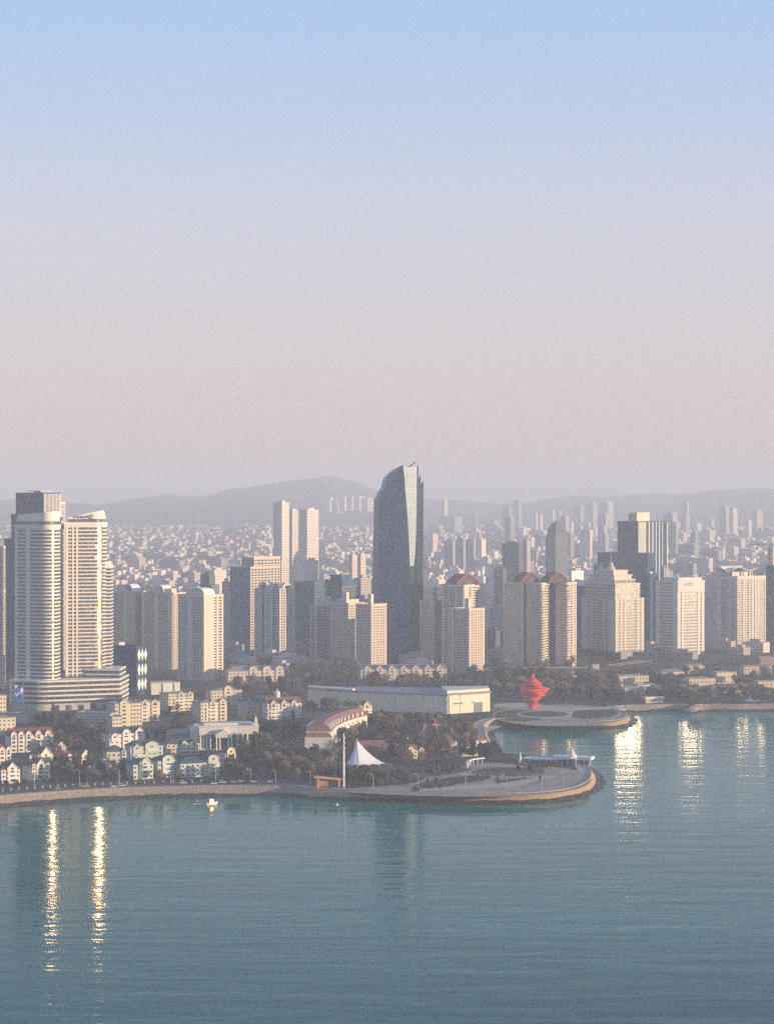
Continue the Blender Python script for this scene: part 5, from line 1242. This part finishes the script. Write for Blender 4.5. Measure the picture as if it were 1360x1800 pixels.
# boats
gold = mat('cabin_glint_gold', (0.72, 0.50, 0.20), rough=.42, metal=.9, var=.1)  # sun glint on the boat cabin, put into its metal colour
def boat(px, py, lab, hull_m, cab_m, l, yaw, s=1.0):
    r = tag(empty('motor_boat', (*gp(px, py, 0), 0), R(yaw)), lab, 'boat', 'small boats off the sea wall')
    mb = MB(); sec = lambda x, w, zk, zg: [(x, -w, zg), (x, -w * .55, zk), (x, w * .55, zk), (x, w, zg)]
    mb.loft([sec(-l, 1.3 * s, -.3, 1.1 * s), sec(-l * .3, 1.6 * s, -.3, 1.1 * s), sec(l * .4, 1.4 * s, -.3, 1.3 * s), sec(l, .1, .3, 1.7 * s)]); mb.face(sec(-l, 1.3 * s, -.3, 1.1 * s)[::-1]); mb.build('hull', hull_m, r, rel=False)
    mb = MB(); mb.loft([[(-l * .5, -1.1 * s, 1.0), (l * .3, -1.0 * s, 1.1), (l * .3, 1.0 * s, 1.1), (-l * .5, 1.1 * s, 1.0)], [(-l * .42, -.9 * s, 3.0 * s), (l * .1, -.85 * s, 3.0 * s), (l * .1, .85 * s, 3.0 * s), (-l * .42, .9 * s, 3.0 * s)]]); mb.build('cabin', cab_m, r, rel=False)
    mb = MB(); mb.box(-l * .48, l * .16, -1.05 * s, 1.05 * s, 3.0 * s, 3.2 * s); mb.build('cabin_roof', white, r, rel=False)
    return r
b1 = boat(372, 1415, 'bright golden glinting boat, larger of the two near the sea wall', white, gold, 4.6, 38, 1.25)
b2 = boat(348, 1415, 'small pale boat left of the golden glinting boat', white, g_house, 3.0, 10, .8)
r = tag(empty('buoy', (*gp(592, 1416, 0), 0)), 'small white round buoy floating below the shelter', 'buoy')
mb = MB(); mb.loft([[(rr * math.cos(a), rr * math.sin(a), z) for a in [2 * math.pi * k / 10 for k in range(10)]] for rr, z in ((.5, -.3), (1.0, .2), (1.0, .6), (.5, 1.1))]); mb.build('float', white, r, rel=False)
mb = MB(); mb.bar((0, 0, 1), (0, 0, 2.2), .12); mb.build('marker_stick', steel, r, rel=False)
# wall piers along the road edge
pm_ = mat('sandstone_post', (0.45, 0.36, 0.27), var=.12)
mb = MB(); mb.box(-.5, .5, -.5, .5, -.3, 1.6); mb.box(-.65, .65, -.65, .65, 1.6, 1.9); pm0 = mb.build('gate_post', pm_)
lnp = inland(coast[4:27], 31.5); acc = []
for p, q in zip(lnp, lnp[1:]): acc += [Vector(p).lerp(Vector(q), t) for t in (0, .5)]
for k, p in enumerate(acc[:40]):
    o = pm0 if k == 0 else pm0.copy()
    if k: COL.objects.link(o)
    o.location = (p.x, p.y, GZ); tag(o, 'short tan stone post in the row along the inner edge of the waterfront road', 'post', 'stone posts along the road')

# ------------------------------------------------------------------ trees
def leaf_mat(name, c1, c2, c3):
    m = bpy.data.materials.new(name); m.use_nodes = True
    t = m.node_tree; b = t.nodes['Principled BSDF']; b.inputs['Roughness'].default_value = .85; b.inputs['Specular IOR Level'].default_value = .15
    oi = t.nodes.new('ShaderNodeObjectInfo'); tcn = t.nodes.new('ShaderNodeTexCoord')
    n = t.nodes.new('ShaderNodeTexNoise'); n.inputs['Scale'].default_value = .35; n.inputs['Detail'].default_value = 4
    t.links.new(tcn.outputs['Object'], n.inputs['Vector'])
    ad = t.nodes.new('ShaderNodeMath'); ad.operation = 'MULTIPLY_ADD'; ad.inputs[1].default_value = .5
    t.links.new(oi.outputs['Random'], ad.inputs[0]); sb = t.nodes.new('ShaderNodeMath'); sb.operation = 'ADD'; sb.inputs[1].default_value = -.25
    t.links.new(n.outputs[0], sb.inputs[0]); t.links.new(sb.outputs[0], ad.inputs[2])
    cr = t.nodes.new('ShaderNodeValToRGB'); t.links.new(ad.outputs[0], cr.inputs[0]); cr.color_ramp.elements.new(.5)
    for e, p, c in zip(cr.color_ramp.elements, (.25, .5, .78), (c1, c2, c3)): e.position = p; e.color = (*c, 1)
    t.links.new(cr.outputs[0], b.inputs['Base Color'])
    return m
ever_m = leaf_mat('evergreen_foliage', (0.035, 0.055, 0.045), (0.058, 0.078, 0.057), (0.10, 0.105, 0.07))
bare_m = leaf_mat('bare_twigs', (0.16, 0.128, 0.105), (0.22, 0.175, 0.14), (0.28, 0.22, 0.16))
grey_m = leaf_mat('grey_twigs', (0.15, 0.13, 0.115), (0.20, 0.17, 0.15), (0.25, 0.21, 0.17))
rust_m = leaf_mat('rusty_foliage', (0.20, 0.10, 0.04), (0.27, 0.14, 0.05), (0.33, 0.18, 0.07))
bark = mat('bark', (0.09, 0.07, 0.055), var=.3, scale=1.0)
def crown_mb(kind, seed):
    rnd = random.Random(seed); mb = MB()
    if kind == 'cone':
        for k in range(620):
            t = rnd.random() ** .7; z = 1.0 + t * 8.5; rr = (1 - t) * 3.0 * (.75 + .35 * math.sin(z * 3.1)) + .15
            a = rnd.uniform(0, 6.283); r_ = rr * rnd.uniform(.45, 1.05); yield_pt = Vector((r_ * math.cos(a), r_ * math.sin(a), z)); s = rnd.uniform(.28, .62)
            leaf(mb, yield_pt, s, rnd)
    else:
        lobes = []
        for k in range(9 if kind == 'round' else 7):
            a = rnd.uniform(0, 6.283); rr = rnd.uniform(0, 2.5); z = rnd.uniform(3.2, 7.0); lobes.append((Vector((rr * math.cos(a), rr * math.sin(a), z)), rnd.uniform(1.1, 2.0)))
        lobes.append((Vector((0, 0, 5.4)), 2.3))
        n = 640 if kind == 'round' else 420
        for k in range(n):
            c, r_ = rnd.choice(lobes); d = Vector((rnd.gauss(0, 1), rnd.gauss(0, 1), rnd.gauss(0, 1))).normalized()
            p = c + d * r_ * rnd.uniform(.6, 1.08); p.z = max(1.4, p.z)
            if kind == 'round': leaf(mb, p, rnd.uniform(.28, .6), rnd)
            else: twig(mb, p, d, rnd)
    return mb
def leaf(mb, p, s, rnd):
    u = Vector((rnd.gauss(0, 1), rnd.gauss(0, 1), rnd.gauss(0, .8))).normalized(); v = u.orthogonal().normalized(); w = u.cross(v)
    a = rnd.uniform(0, 6.283); e, f = (v * math.cos(a) + w * math.sin(a)) * s, (w * math.cos(a) - v * math.sin(a)) * s * .8
    mb.face([p - e - f * .4, p - f, p + e - f * .2, p + e * .6 + f, p - e * .5 + f * .8])
def twig(mb, p, d, rnd):
    d2 = (d + Vector((rnd.gauss(0, .5), rnd.gauss(0, .5), .7))).normalized(); s = d2.orthogonal().normalized()
    L = rnd.uniform(.7, 1.5); w = rnd.uniform(.10, .22)
    mb.face([p - s * w, p + s * w, p + d2 * L + s * w * .4, p + d2 * L - s * w * .4])
    q = p + d2 * L * .4; d3 = (d2 + s * rnd.choice((-1, 1)) * .9).normalized(); s3 = d3.cross(d2).normalized()
    mb.face([q - s3 * w * .7, q + s3 * w * .7, q + d3 * L * .6])
def trunk_mb(seed, h, limbs):
    rnd = random.Random(seed); mb = MB(); mb.cyl(0, 0, -.5, h, .30, .14, 7)
    for k in range(limbs):
        z = h * rnd.uniform(.4, .95); a = rnd.uniform(0, 6.283); mb.bar((0, 0, z), (2.2 * math.cos(a), 2.2 * math.sin(a), z + rnd.uniform(1.2, 2.6)), .10, 4)
    return mb
PROTO = {}
def tree(kind, x, y, s, label, cat, group, gz=GZ, rnd=random):
    k, mt = {'conifer': ('cone', ever_m), 'evergreen': ('round', ever_m), 'bare': ('bare', bare_m), 'winter': ('bare', grey_m), 'rust': ('round', rust_m)}[kind]
    v = rnd.randint(0, 2); key = (kind, v)
    nm = {'conifer': 'conifer_tree', 'evergreen': 'evergreen_tree', 'bare': 'bare_tree', 'winter': 'leafless_tree', 'rust': 'rusty_tree'}[kind]
    r = empty(nm, (x, y, gz), rnd.uniform(0, 6.28)); tag(r, label, cat, group)
    if key not in PROTO:
        c = crown_mb(k, 11 * v + len(kind)).build('crown', mt, r, rel=False); tr_ = trunk_mb(v + 3, 8 if k == 'cone' else 5.5, 2 if k == 'cone' else 6).build('trunk', bark, r, rel=False)
        PROTO[key] = (c, tr_)
    else:
        for o in PROTO[key]: dup(o, r)
    r.scale = (s * rnd.uniform(.9, 1.15), s * rnd.uniform(.9, 1.15), s * rnd.uniform(.85, 1.15))
    return r
rt = random.Random(77)
NT = {}; QUEUE = []; GO = []
def grove(pts_poly, n, kinds, size, desc, clear=.75, mind=4.0):
    """n trees spread in a patch of ground given by the corner points of the patch"""
    if not GO: QUEUE.append((pts_poly, n, kinds, size, desc, clear, mind)); return
    poly = [Vector(gp(x, y)) for x, y in pts_poly]; placed = []
    x0, x1 = min(p.x for p in poly), max(p.x for p in poly); y0, y1 = min(p.y for p in poly), max(p.y for p in poly)
    def inside(q):
        c = False
        for i in range(len(poly)):
            a, b = poly[i], poly[i - 1]
            if (a.y > q.y) != (b.y > q.y) and q.x < (b.x - a.x) * (q.y - a.y) / (b.y - a.y) + a.x: c = not c
        return c
    tries = 0
    while len(placed) < n and tries < n * 60:
        tries += 1; q = Vector((rt.uniform(x0, x1), rt.uniform(y0, y1)))
        if not inside(q): continue
        if any((q.x - fx) ** 2 + (q.y - fy) ** 2 < (fr * clear) ** 2 for fx, fy, fr in FOOT): continue
        if any((q - o).length < mind for o in placed): continue
        placed.append(q)
        k = rt.choice(kinds)
        if NT.get(k, 0) >= 292: k = min(('evergreen', 'bare', 'conifer'), key=lambda q_: NT.get(q_, 0))
        NT[k] = NT.get(k, 0) + 1; w = {'conifer': 'dark conifer', 'evergreen': 'dark evergreen tree', 'bare': 'bare brown tree', 'winter': 'grey leafless tree', 'rust': 'rusty brown tree'}[k]
        tree(k, q.x, q.y, rt.uniform(*size) * 1.18, f'{w} {desc}', 'tree', f'{w}s {desc}', rnd=rt)
E, B, C_ = 'evergreen', 'bare', 'conifer'
grove([(95, 1375), (85, 1350), (165, 1345), (228, 1352), (230, 1376), (160, 1378)], 30, [E, E, C_, B], (.75, 1.15), 'among the cottages by the waterfront road', .5)
grove([(98, 1340), (98, 1285), (130, 1285), (190, 1300), (178, 1340)], 24, [E, B, E], (.9, 1.4), 'between the gabled row and the green block', .6)
grove([(60, 1270), (110, 1262), (130, 1290), (90, 1285)], 8, [E, C_], (.9, 1.3), 'below the banded podium', .6)
grove([(0, 1384), (0, 1378), (100, 1374), (100, 1378)], 9, [E], (.28, .4), 'in the front gardens at lower left', .2, 2.5)
grove([(268, 1296), (345, 1280), (350, 1300), (300, 1312), (268, 1306)], 9, [E, E, B], (.7, 1.0), 'left of the columned hall', .7)
grove([(215, 1352), (240, 1350), (320, 1350), (320, 1375), (215, 1377)], 16, [E, B], (.45, .7), 'between the green villas', .62)
grove([(392, 1374), (392, 1352), (425, 1335), (520, 1340), (545, 1352), (548, 1377)], 34, [E, B, B, C_], (.8, 1.3), 'left of the orange roofed shelter', .6)
grove([(415, 1340), (425, 1290), (455, 1280), (530, 1285), (530, 1345)], 46, [E, B, B, C_], (1.0, 1.6), 'between columned hall and crescent building', .6)
grove([(455, 1350), (475, 1335), (540, 1335), (590, 1345), (590, 1362), (540, 1372), (470, 1372)], 26, [B, B, B, E], (1.0, 1.4), 'in the brown thicket left of the mast', .4)
grove([(552, 1368), (612, 1366), (690, 1366), (718, 1377), (716, 1384), (640, 1385), (612, 1383)], 40, [E], (.62, .95), 'in the dark hedge below the white tent', .55, 3.2)
grove([(545, 1352), (560, 1340), (602, 1345), (600, 1362), (560, 1366)], 12, [B, E], (.8, 1.1), 'left behind the tall mast', .3)
grove([(600, 1340), (600, 1300), (640, 1275), (760, 1270), (845, 1290), (850, 1318), (870, 1333), (830, 1342), (720, 1345), (680, 1340)], 125, [E, B, B, C_], (.75, 1.25), 'in the park right of the white tent', .62)
grove([(600, 1300), (625, 1290), (650, 1270), (720, 1264), (780, 1266), (790, 1274), (700, 1290), (640, 1300)], 22, [E, C_], (.8, 1.2), 'in front of the shaded hall wall', .5)
grove([(848, 1336), (838, 1328), (866, 1326), (886, 1338)], 8, [E], (.8, 1.1), 'at the neck of the peninsula', .3, 3.0)
grove([(905, 1356), (925, 1350), (968, 1352), (970, 1360), (935, 1361)], 10, [B, E], (.45, .6), 'below the long pavilion', .2, 3.0)
grove([(400, 1232), (420, 1206), (500, 1204), (540, 1212), (545, 1228), (530, 1236), (440, 1240)], 32, [B, E], (1.0, 1.5), 'behind the domed turret row', .55)
grove([(505, 1206), (560, 1180), (640, 1186), (640, 1205), (560, 1210)], 18, [B], (1.1, 1.5), 'behind the left end of the hall', .5)
grove([(630, 1214), (640, 1198), (800, 1200), (870, 1196), (870, 1216)], 36, [B, E], (1.0, 1.4), 'in the belt behind the white hall', .4)
grove([(820, 1212), (830, 1186), (960, 1184), (960, 1222), (900, 1234), (868, 1232)], 48, [E, B], (1.1, 1.6), 'behind the red sculpture', .4)
grove([(960, 1232), (960, 1196), (1065, 1190), (1075, 1205), (1130, 1232), (1060, 1238)], 58, [B, E], (1.1, 1.6), 'right of the red sculpture', .4)
grove([(1120, 1236), (1145, 1212), (1180, 1196), (1240, 1218), (1250, 1238)], 44, [B, E], (.9, 1.4), 'on the far shore below the white office', .5)
grove([(1250, 1238), (1240, 1220), (1360, 1216), (1380, 1240)], 34, [B, E], (.8, 1.1), 'on the far shore near the right edge', .45)
grove([(1140, 1200), (1160, 1180), (1200, 1186), (1180, 1204)], 8, [B, E], (.9, 1.2), 'between podium block and white office', .4)
grove([(395, 1208), (410, 1160), (430, 1158), (400, 1200)], 5, [B], (.9, 1.2), 'beside the beige tower foot', .5)
grove([(1060, 1200), (1090, 1182), (1360, 1186), (1360, 1212), (1150, 1210)], 40, [B, E], (.9, 1.4), 'among the low buildings of the right shore', .5)
grove([(865, 1186), (870, 1172), (1060, 1166), (1070, 1186)], 30, [B, E], (1.0, 1.4), 'along the viaduct', .4)
grove([(395, 1200), (420, 1160), (640, 1150), (640, 1176), (520, 1196)], 30, [B, E], (1.0, 1.5), 'at the feet of the middle towers', .5)
grove([(180, 1320), (120, 1325), (170, 1292), (300, 1290), (330, 1285), (330, 1300)], 10, [E, C_], (.7, 1.0), 'above the long green roofed block', .5)
grove([(250, 1262), (262, 1240), (350, 1236), (345, 1266), (300, 1282)], 14, [E, B], (.7, 1.0), 'between the cream balcony blocks', .5)
grove([(545, 1252), (550, 1242), (615, 1240), (618, 1254)], 9, [E], (1.1, 1.4), 'hiding the left end of the hall', .2)
grove([(740, 1378), (780, 1362), (850, 1356), (960, 1360), (1000, 1372), (900, 1384), (760, 1388)], 26, [E, B], (.22, .4), 'dotted over the peninsula lawns', .1, 5.0)
grove([(745, 1358), (800, 1349), (830, 1349), (800, 1356), (750, 1364)], 10, [E], (.4, .6), 'in the hedge left of the curved pergola', .1, 3.5)
GO.append(1)
FARK = ('shore', 'sculpture', 'viaduct', 'belt', 'left end of the hall', 'feet', 'tower foot', 'podium block')
for q in sorted(QUEUE, key=lambda q: not any(w in q[4] for w in FARK)):
    far = any(w in q[4] for w in FARK)
    grove(q[0], q[1], ['winter', 'winter', 'winter', 'winter', E] if far else q[2], *q[3:])
x, y = gp(178, 1375); tree('rust', x, y, .75, 'rounded orange brown tree in front of the small arched gable house', 'tree', None, rnd=rt)
x, y = gp(122, 1372); tree('bare', x, y, 1.35, 'large round pale bare tree in front of the twin dormer cottage', 'tree', None, rnd=rt)
x, y = gp(147, 1374); tree('conifer', x, y, 1.5, 'tall dark pointed conifer right of the pale bare tree', 'tree', None, rnd=rt)
# ------------------------------------------------------------------ hazy middle distance and far town
def rd(d):
    """how far out on the nearly level plain a far block stands"""
    if d <= YL: return d
    row = (205 - (GZ + (min(d, 7400) - YL) * 0.0285)) / d
    lo, hi = YL, 11700.0
    for _ in range(40):
        m = (lo + hi) / 2
        if (205 - plain(m)) / m > row: lo = m
        else: hi = m
    return lo
def facade(name, wall, win, cell=(3.4, 3.2)):
    """plain wall with rows of small windows, by object-space cells"""
    m = bpy.data.materials.new(name); m.use_nodes = True
    t = m.node_tree; b = t.nodes['Principled BSDF']; b.inputs['Roughness'].default_value = .7; b.inputs['Specular IOR Level'].default_value = .2
    tcn = t.nodes.new('ShaderNodeTexCoord'); sp = t.nodes.new('ShaderNodeSeparateXYZ'); t.links.new(tcn.outputs['Object'], sp.inputs[0])
    def M(op, a, bv=None):
        n = t.nodes.new('ShaderNodeMath'); n.operation = op
        for i, v in enumerate((a, bv)):
            if v is None: continue
            if isinstance(v, (int, float)): n.inputs[i].default_value = v
            else: t.links.new(v, n.inputs[i])
        return n.outputs[0]
    fx = M('LESS_THAN', M('FRACT', M('MULTIPLY', sp.outputs[0], 1 / cell[0])), .5)
    fy = M('LESS_THAN', M('FRACT', M('MULTIPLY', sp.outputs[1], 1 / cell[0])), .5)
    fz = M('LESS_THAN', M('FRACT', M('MULTIPLY', sp.outputs[2], 1 / cell[1])), .48)
    nsp = t.nodes.new('ShaderNodeSeparateXYZ'); t.links.new(tcn.outputs['Normal'], nsp.inputs[0])
    ay = M('GREATER_THAN', M('ABSOLUTE', nsp.outputs[1]), .7); ax = M('GREATER_THAN', M('ABSOLUTE', nsp.outputs[0]), .7)
    mask = M('MULTIPLY', M('ADD', M('MULTIPLY', fx, ay), M('MULTIPLY', fy, ax)), fz)
    oi = t.nodes.new('ShaderNodeObjectInfo'); hv = t.nodes.new('ShaderNodeHueSaturation'); hv.inputs['Color'].default_value = (*wall, 1)
    t.links.new(M('ADD', M('MULTIPLY', oi.outputs['Random'], .5), .72), hv.inputs['Value'])
    mx = t.nodes.new('ShaderNodeMix'); mx.data_type = 'RGBA'; t.links.new(mask, mx.inputs[0]); t.links.new(hv.outputs[0], mx.inputs[6]); mx.inputs[7].default_value = (*win, 1)
    t.links.new(mx.outputs[2], b.inputs['Base Color'])
    return m
f_pale = facade('pale_window_facade', (.74, .66, .58), (.14, .15, .17)); f_pink = facade('pinkish_window_facade', (.66, .54, .48), (.13, .13, .15)); f_grey = facade('grey_window_facade', (.40, .39, .38), (.12, .13, .14)); f_dark = facade('dark_window_facade', (.11, .13, .15), (.05, .06, .08))
def block(name, label, cat, x, y, w, dep, h, yaw, m, group=None, roof='box', z=None, rm=None):
    z = terr(x, y) if z is None else z
    mb = MB(); mb.box(-w / 2, w / 2, -dep / 2, dep / 2, -3, h)
    o = mb.build(name, m); o.location = (x, y, z); o.rotation_euler = (0, 0, yaw); tag(o, label, cat, group)
    if roof == 'box':
        mb = MB(); mb.box(-w * .22, w * .25, -dep * .2, dep * .3, h, h + 3.5); mb.build('roof_box', rm or m, o, rel=False)
    elif roof == 'pitch':
        mb = MB(); mb.loft([[(-w / 2 - .4, -dep / 2 - .4, h), (w / 2 + .4, -dep / 2 - .4, h), (w / 2 + .4, dep / 2 + .4, h), (-w / 2 - .4, dep / 2 + .4, h)], [(-w / 2 + 1, -.1, h + dep * .32), (w / 2 - 1, -.1, h + dep * .32), (w / 2 - 1, .1, h + dep * .32), (-w / 2 + 1, .1, h + dep * .32)]]); mb.build('roof', rm or brownroof, o, rel=False)
    return o
def far_tower(label, pl, pr, top, d, m, a=38, name='hazy_tower', cat='tower', split=.5, roof='box', group=None, dep=None):
    """block whose near corner sits at split between its edge columns"""
    d = rd(d); pc = pl + (pr - pl) * split; fp = quad(pl, pc, pr, d, a)
    C, A, B = Vector(fp[0]), Vector(fp[1]), Vector(fp[3]); c = (A + B) / 2
    w = (B - C).length; dp = (A - C).length
    z = plain(d)
    return block(name, label, cat, c.x, c.y, w, dp, zat(top, d) - z, -R(a), m, group, roof, z)
FT = [
 ('tall pale stepped apartment tower far behind the arch topped office, left of the hazy pair', 480, 508, 883, 4250, f_pale, .55), ('lower shoulder joined to the right of the tall stepped pale tower', 506, 524, 897, 4300, f_pale, .4),
 ('slim pale apartment tower far behind, right of the hazy pair', 526, 560, 896, 4350, f_pale, .4), ('pale tower with small top behind the left arch wing', 484, 507, 984, 3450, f_pale, .45), ('pale tower with small top above the dark teal block', 534, 559, 985, 3480, f_pale, .45),
 ('pale twin slab just left of the blue skyscraper', 613, 628, 976, 4050, f_pink, .4), ('pale slab touching the left edge of the blue skyscraper', 628, 643, 974, 4100, f_pink, .4), ('grey glass slab beside the black crowned office', 622, 652, 1016, 3000, f_grey, .4),
 ('dark hazy block left of the dark pointed tower', 882, 918, 955, 3950, f_dark, .84), ('dark low wing left of the dark hazy block', 868, 890, 1000, 3850, f_dark, .7), ('faint slim slab right of the dark hazy block', 919, 932, 950, 4100, f_grey, .5), 
 ('first faint grey slab of the hazy row right of the skyscraper', 779, 800, 950, 5000, f_grey, .8), ('second faint grey slab of the hazy row right of the skyscraper', 800, 818, 948, 5040, f_grey, .8), ('third faint grey slab of the hazy row right of the skyscraper', 817, 836, 948, 5080, f_grey, .8), ('last faint slab of the hazy row with its lit right wall', 834, 854, 948, 5110, f_pale, .6),
 ('very faint slim tower above the hazy row right of the skyscraper', 775, 787, 880, 7000, f_pale, .5), ('very faint block under the slim far tower', 770, 812, 908, 6800, f_grey, .7), ('faint mid block right of the skyscraper edge', 750, 768, 940, 5600, f_pink, .6),
 ('faint slim far tower left of the dark pointed tower', 938, 945, 903, 6600, f_pale, .6), ('faint slim far twin left of the dark pointed tower', 945, 953, 905, 6650, f_pale, .6), ('faint slim tower peeping over the dark pointed tower', 979, 987, 898, 6900, f_pink, .5),
 ('faint slab in the haze right of the dark pointed tower', 1008, 1026, 890, 7200, f_grey, .7), ('faint tall slab left of the striped dark tower', 1030, 1050, 884, 7000, f_grey, .6), ('faint pale slab directly left of the striped dark tower', 1054, 1078, 882, 7100, f_grey, .6), ('very faint slab right of the striped dark tower', 1176, 1190, 900, 6900, f_grey, .6), ('very faint wide slab further right of the striped dark tower', 1195, 1212, 906, 6800, f_grey, .6),
 ('faint pink tower on the right below the far ridge', 1281, 1296, 894, 6600, f_pink, .5), ('faint pink pair, taller right half, below the far ridge', 1320, 1340, 897, 6500, f_pink, .5), ('faint pink pair, lower left half, below the far ridge', 1310, 1321, 915, 6480, f_pink, .5),
 ('dark low block between the pink brown block and the red roofed pair', 852, 884, 1108, 3050, f_dark, .6), ('slim lit slab behind the blank panel tower', 390, 404, 1022, 2900, f_pink, .3), ('grey office behind the roof tank of the blank panel tower', 352, 378, 1010, 3300, f_dark, .6),
 ('pale striped office far behind the blank panel tower', 362, 398, 1002, 3700, f_pale, .4), ('dark slab filling the gap beside the stepped hotel', 1160, 1172, 1000, 3300, f_grey, .5), ('teal slab at the right edge behind the dark teal tower', 1325, 1352, 1012, 3500, f_dark, .6), ('tall faint tower at the right edge beside the crane', 1349, 1372, 962, 3900, f_pink, .4)]
for lab, pl, pr, top, d, m, sp_ in FT: far_tower(lab, pl, pr, top, d, m, split=sp_)
for k, (pl, pr, top) in enumerate(((574, 588, 876), (588, 601, 878), (601, 613, 874), (613, 626, 873), (626, 640, 873), (640, 654, 876))):
    d = 12600; fp = quad(pl, pl + (pr - pl) * .5, pr, d, 35); c = cen(fp)
    block('hill_block', 'very faint pale apartment block in the row high on the hill behind the skyscraper', 'apartment house', c[0], c[1], 34, 48, 70, -R(42), f_pale, 'pale blocks high on the hill', 'box', zat(top, d) - 70)
# dark pointed tower
d = rd(4200); fp = quad(958, 976, 998, d, 42); c = Vector(cen(fp)); r = root_at('pointed_tower', 'dark hazy tower with steep pointed top, right of centre in the distance', 'tower', fp, plain(d))
sc_ = lambda s: [tuple(c + (Vector(p) - c) * s) for p in fp]
mb = MB(); mb.loft([[(*p, z) for p in sc_(s)] for s, z in ((1, plain(d) - 3), (1, zat(950, d)), (.93, zat(940, d)))]); mb.build('shaft', f_dark, r)
mb = MB(); mb.loft([[(*p, z) for p in sc_(s)] for s, z in ((.86, zat(942, d)), (.78, zat(930, d)), (.52, zat(922, d)), (.18, zat(916, d)))]); mb.build('pointed_roof', f_dark, r)
# clusters of small buildings
rf_ = random.Random(2024)
def cluster(n, pxr, dr, size, hgt, mats_, label, group, name, cat, roof, mind):
    pl_ = []; tries = 0
    while len(pl_) < n and tries < n * 40:
        tries += 1; d = rf_.uniform(*dr); px = rf_.uniform(*pxr); d0 = d; d = rd(d); k_ = d / d0; q = Vector((xat(px, d), d))
        if any((q - o).length < mind * k_ for o in pl_): continue
        pl_.append(q)
        block(name, label, cat, q.x, q.y, rf_.uniform(*size) * k_, rf_.uniform(size[0] * .6, size[0]) * k_, rf_.uniform(*hgt) * k_, -R(rf_.choice((34, 40, 46)) + rf_.uniform(-8, 8)), rf_.choice(mats_), group, roof)
hh = 'hillside_house'
cluster(190, (186, 472), (5200, 7500), (14, 30), (9, 17), [f_pale, f_pink, f_pink], 'tiny pinkish house in the hazy town below the left ridge', 'houses of the hazy left town', hh, 'house', 'pitch', 30)
cluster(46, (562, 640), (5600, 7300), (13, 28), (9, 17), [f_pale, f_pink], 'tiny pinkish house in the hazy town between the far pair and the skyscraper', 'houses of the hazy middle town', hh, 'house', 'pitch', 26)
cluster(34, (400, 466), (6300, 7300), (18, 34), (12, 22), [f_pale, f_pink], 'tiny pale house in the bright terrace on the hill foot', 'houses of the bright hill terrace', hh, 'house', 'pitch', 24)
cluster(24, (0, 26), (4300, 7000), (16, 30), (8, 18), [f_grey, f_pink], 'tiny faint house at the far left edge behind the dark tower', 'houses at the far left edge', hh, 'house', 'pitch', 26)
cb = 'city_block'
cluster(46, (186, 475), (3700, 5400), (24, 60), (12, 26), [f_pale, f_pink, f_pink, f_grey], 'pale low block in the hazy district above the beige tower row', 'low blocks above the beige row', cb, 'low building', 'box', 50)
cluster(26, (560, 660), (3600, 5400), (20, 46), (12, 28), [f_pale, f_pink, f_grey], 'hazy low block in the district left of the skyscraper', 'low blocks left of the skyscraper', cb, 'low building', 'box', 45)
cluster(64, (745, 890), (3500, 7000), (20, 55), (12, 34), [f_pale, f_pink, f_grey], 'hazy low block in the district right of the skyscraper', 'low blocks right of the skyscraper', cb, 'low building', 'box', 45)
cluster(60, (890, 1090), (3700, 7000), (20, 50), (12, 40), [f_pale, f_pink, f_grey], 'hazy low block in the district around the dark pointed tower', 'low blocks around the pointed tower', cb, 'low building', 'box', 45)
cluster(64, (1165, 1380), (3600, 7200), (20, 55), (12, 40), [f_pale, f_pink, f_grey], 'hazy low block in the district behind the right hand towers', 'low blocks behind the right towers', cb, 'low building', 'box', 45)
cluster(18, (745, 1380), (5200, 7400), (16, 26), (50, 95), [f_grey, f_pink], 'faint slim tower lost in the far haze on the right', 'faint far slim towers', 'hazy_tower', 'tower', 'box', 120)
# low roofs filling the blocks between the towers
cluster(26, (395, 740), (2700, 3250), (18, 40), (7, 14), [f_pink, f_grey], 'low roof among trees between the feet of the middle towers', 'low roofs between the middle towers', cb, 'low building', 'box', 40)
cluster(22, (860, 1370), (2900, 3300), (18, 40), (7, 14), [f_pink, f_grey], 'low roof among trees between the feet of the right towers', 'low roofs between the right towers', cb, 'low building', 'box', 40)

# the dense carpet of tiny roofs between them, too many to count
mb = MB(); rc = random.Random(99)
for pxr, dr, n in (((186, 475), (4300, 7600), 900), ((560, 660), (4600, 7600), 260), ((745, 1090), (4400, 7600), 800), ((1165, 1385), (4400, 7600), 500), ((-40, 30), (4300, 7500), 120)):
    for k in range(n):
        d0 = rc.uniform(*dr); d = rd(d0); k_ = d / d0; x = xat(rc.uniform(*pxr), d); z = terr(x, d); w, dp, h = rc.uniform(9, 26) * k_, rc.uniform(8, 14) * k_, rc.uniform(6, 16) * k_; a = R(rc.uniform(25, 60))
        e1 = Vector((math.cos(a), -math.sin(a))) * w / 2; e2 = Vector((math.sin(a), math.cos(a))) * dp / 2; c = Vector((x, d))
        mb.prism([tuple(c - e1 - e2), tuple(c + e1 - e2), tuple(c + e1 + e2), tuple(c - e1 + e2)], z - 2, z + h, rc.choice((0, 0, 1, 2)), ti=rc.choice((0, 3, 3)))
tag(mb.build('distant_houses', [mat('distant_pale_wall', (.76, .65, .55), var=.2, scale=.03), mat('distant_pink_wall', (.70, .53, .45), var=.2, scale=.03), mat('distant_grey_wall', (.36, .35, .34), var=.2, scale=.03), mat('distant_roof', (.30, .22, .19), var=.4, scale=.03)]), 'dense carpet of tiny pale houses filling the hazy town to the hill foot', 'houses', kind='stuff')
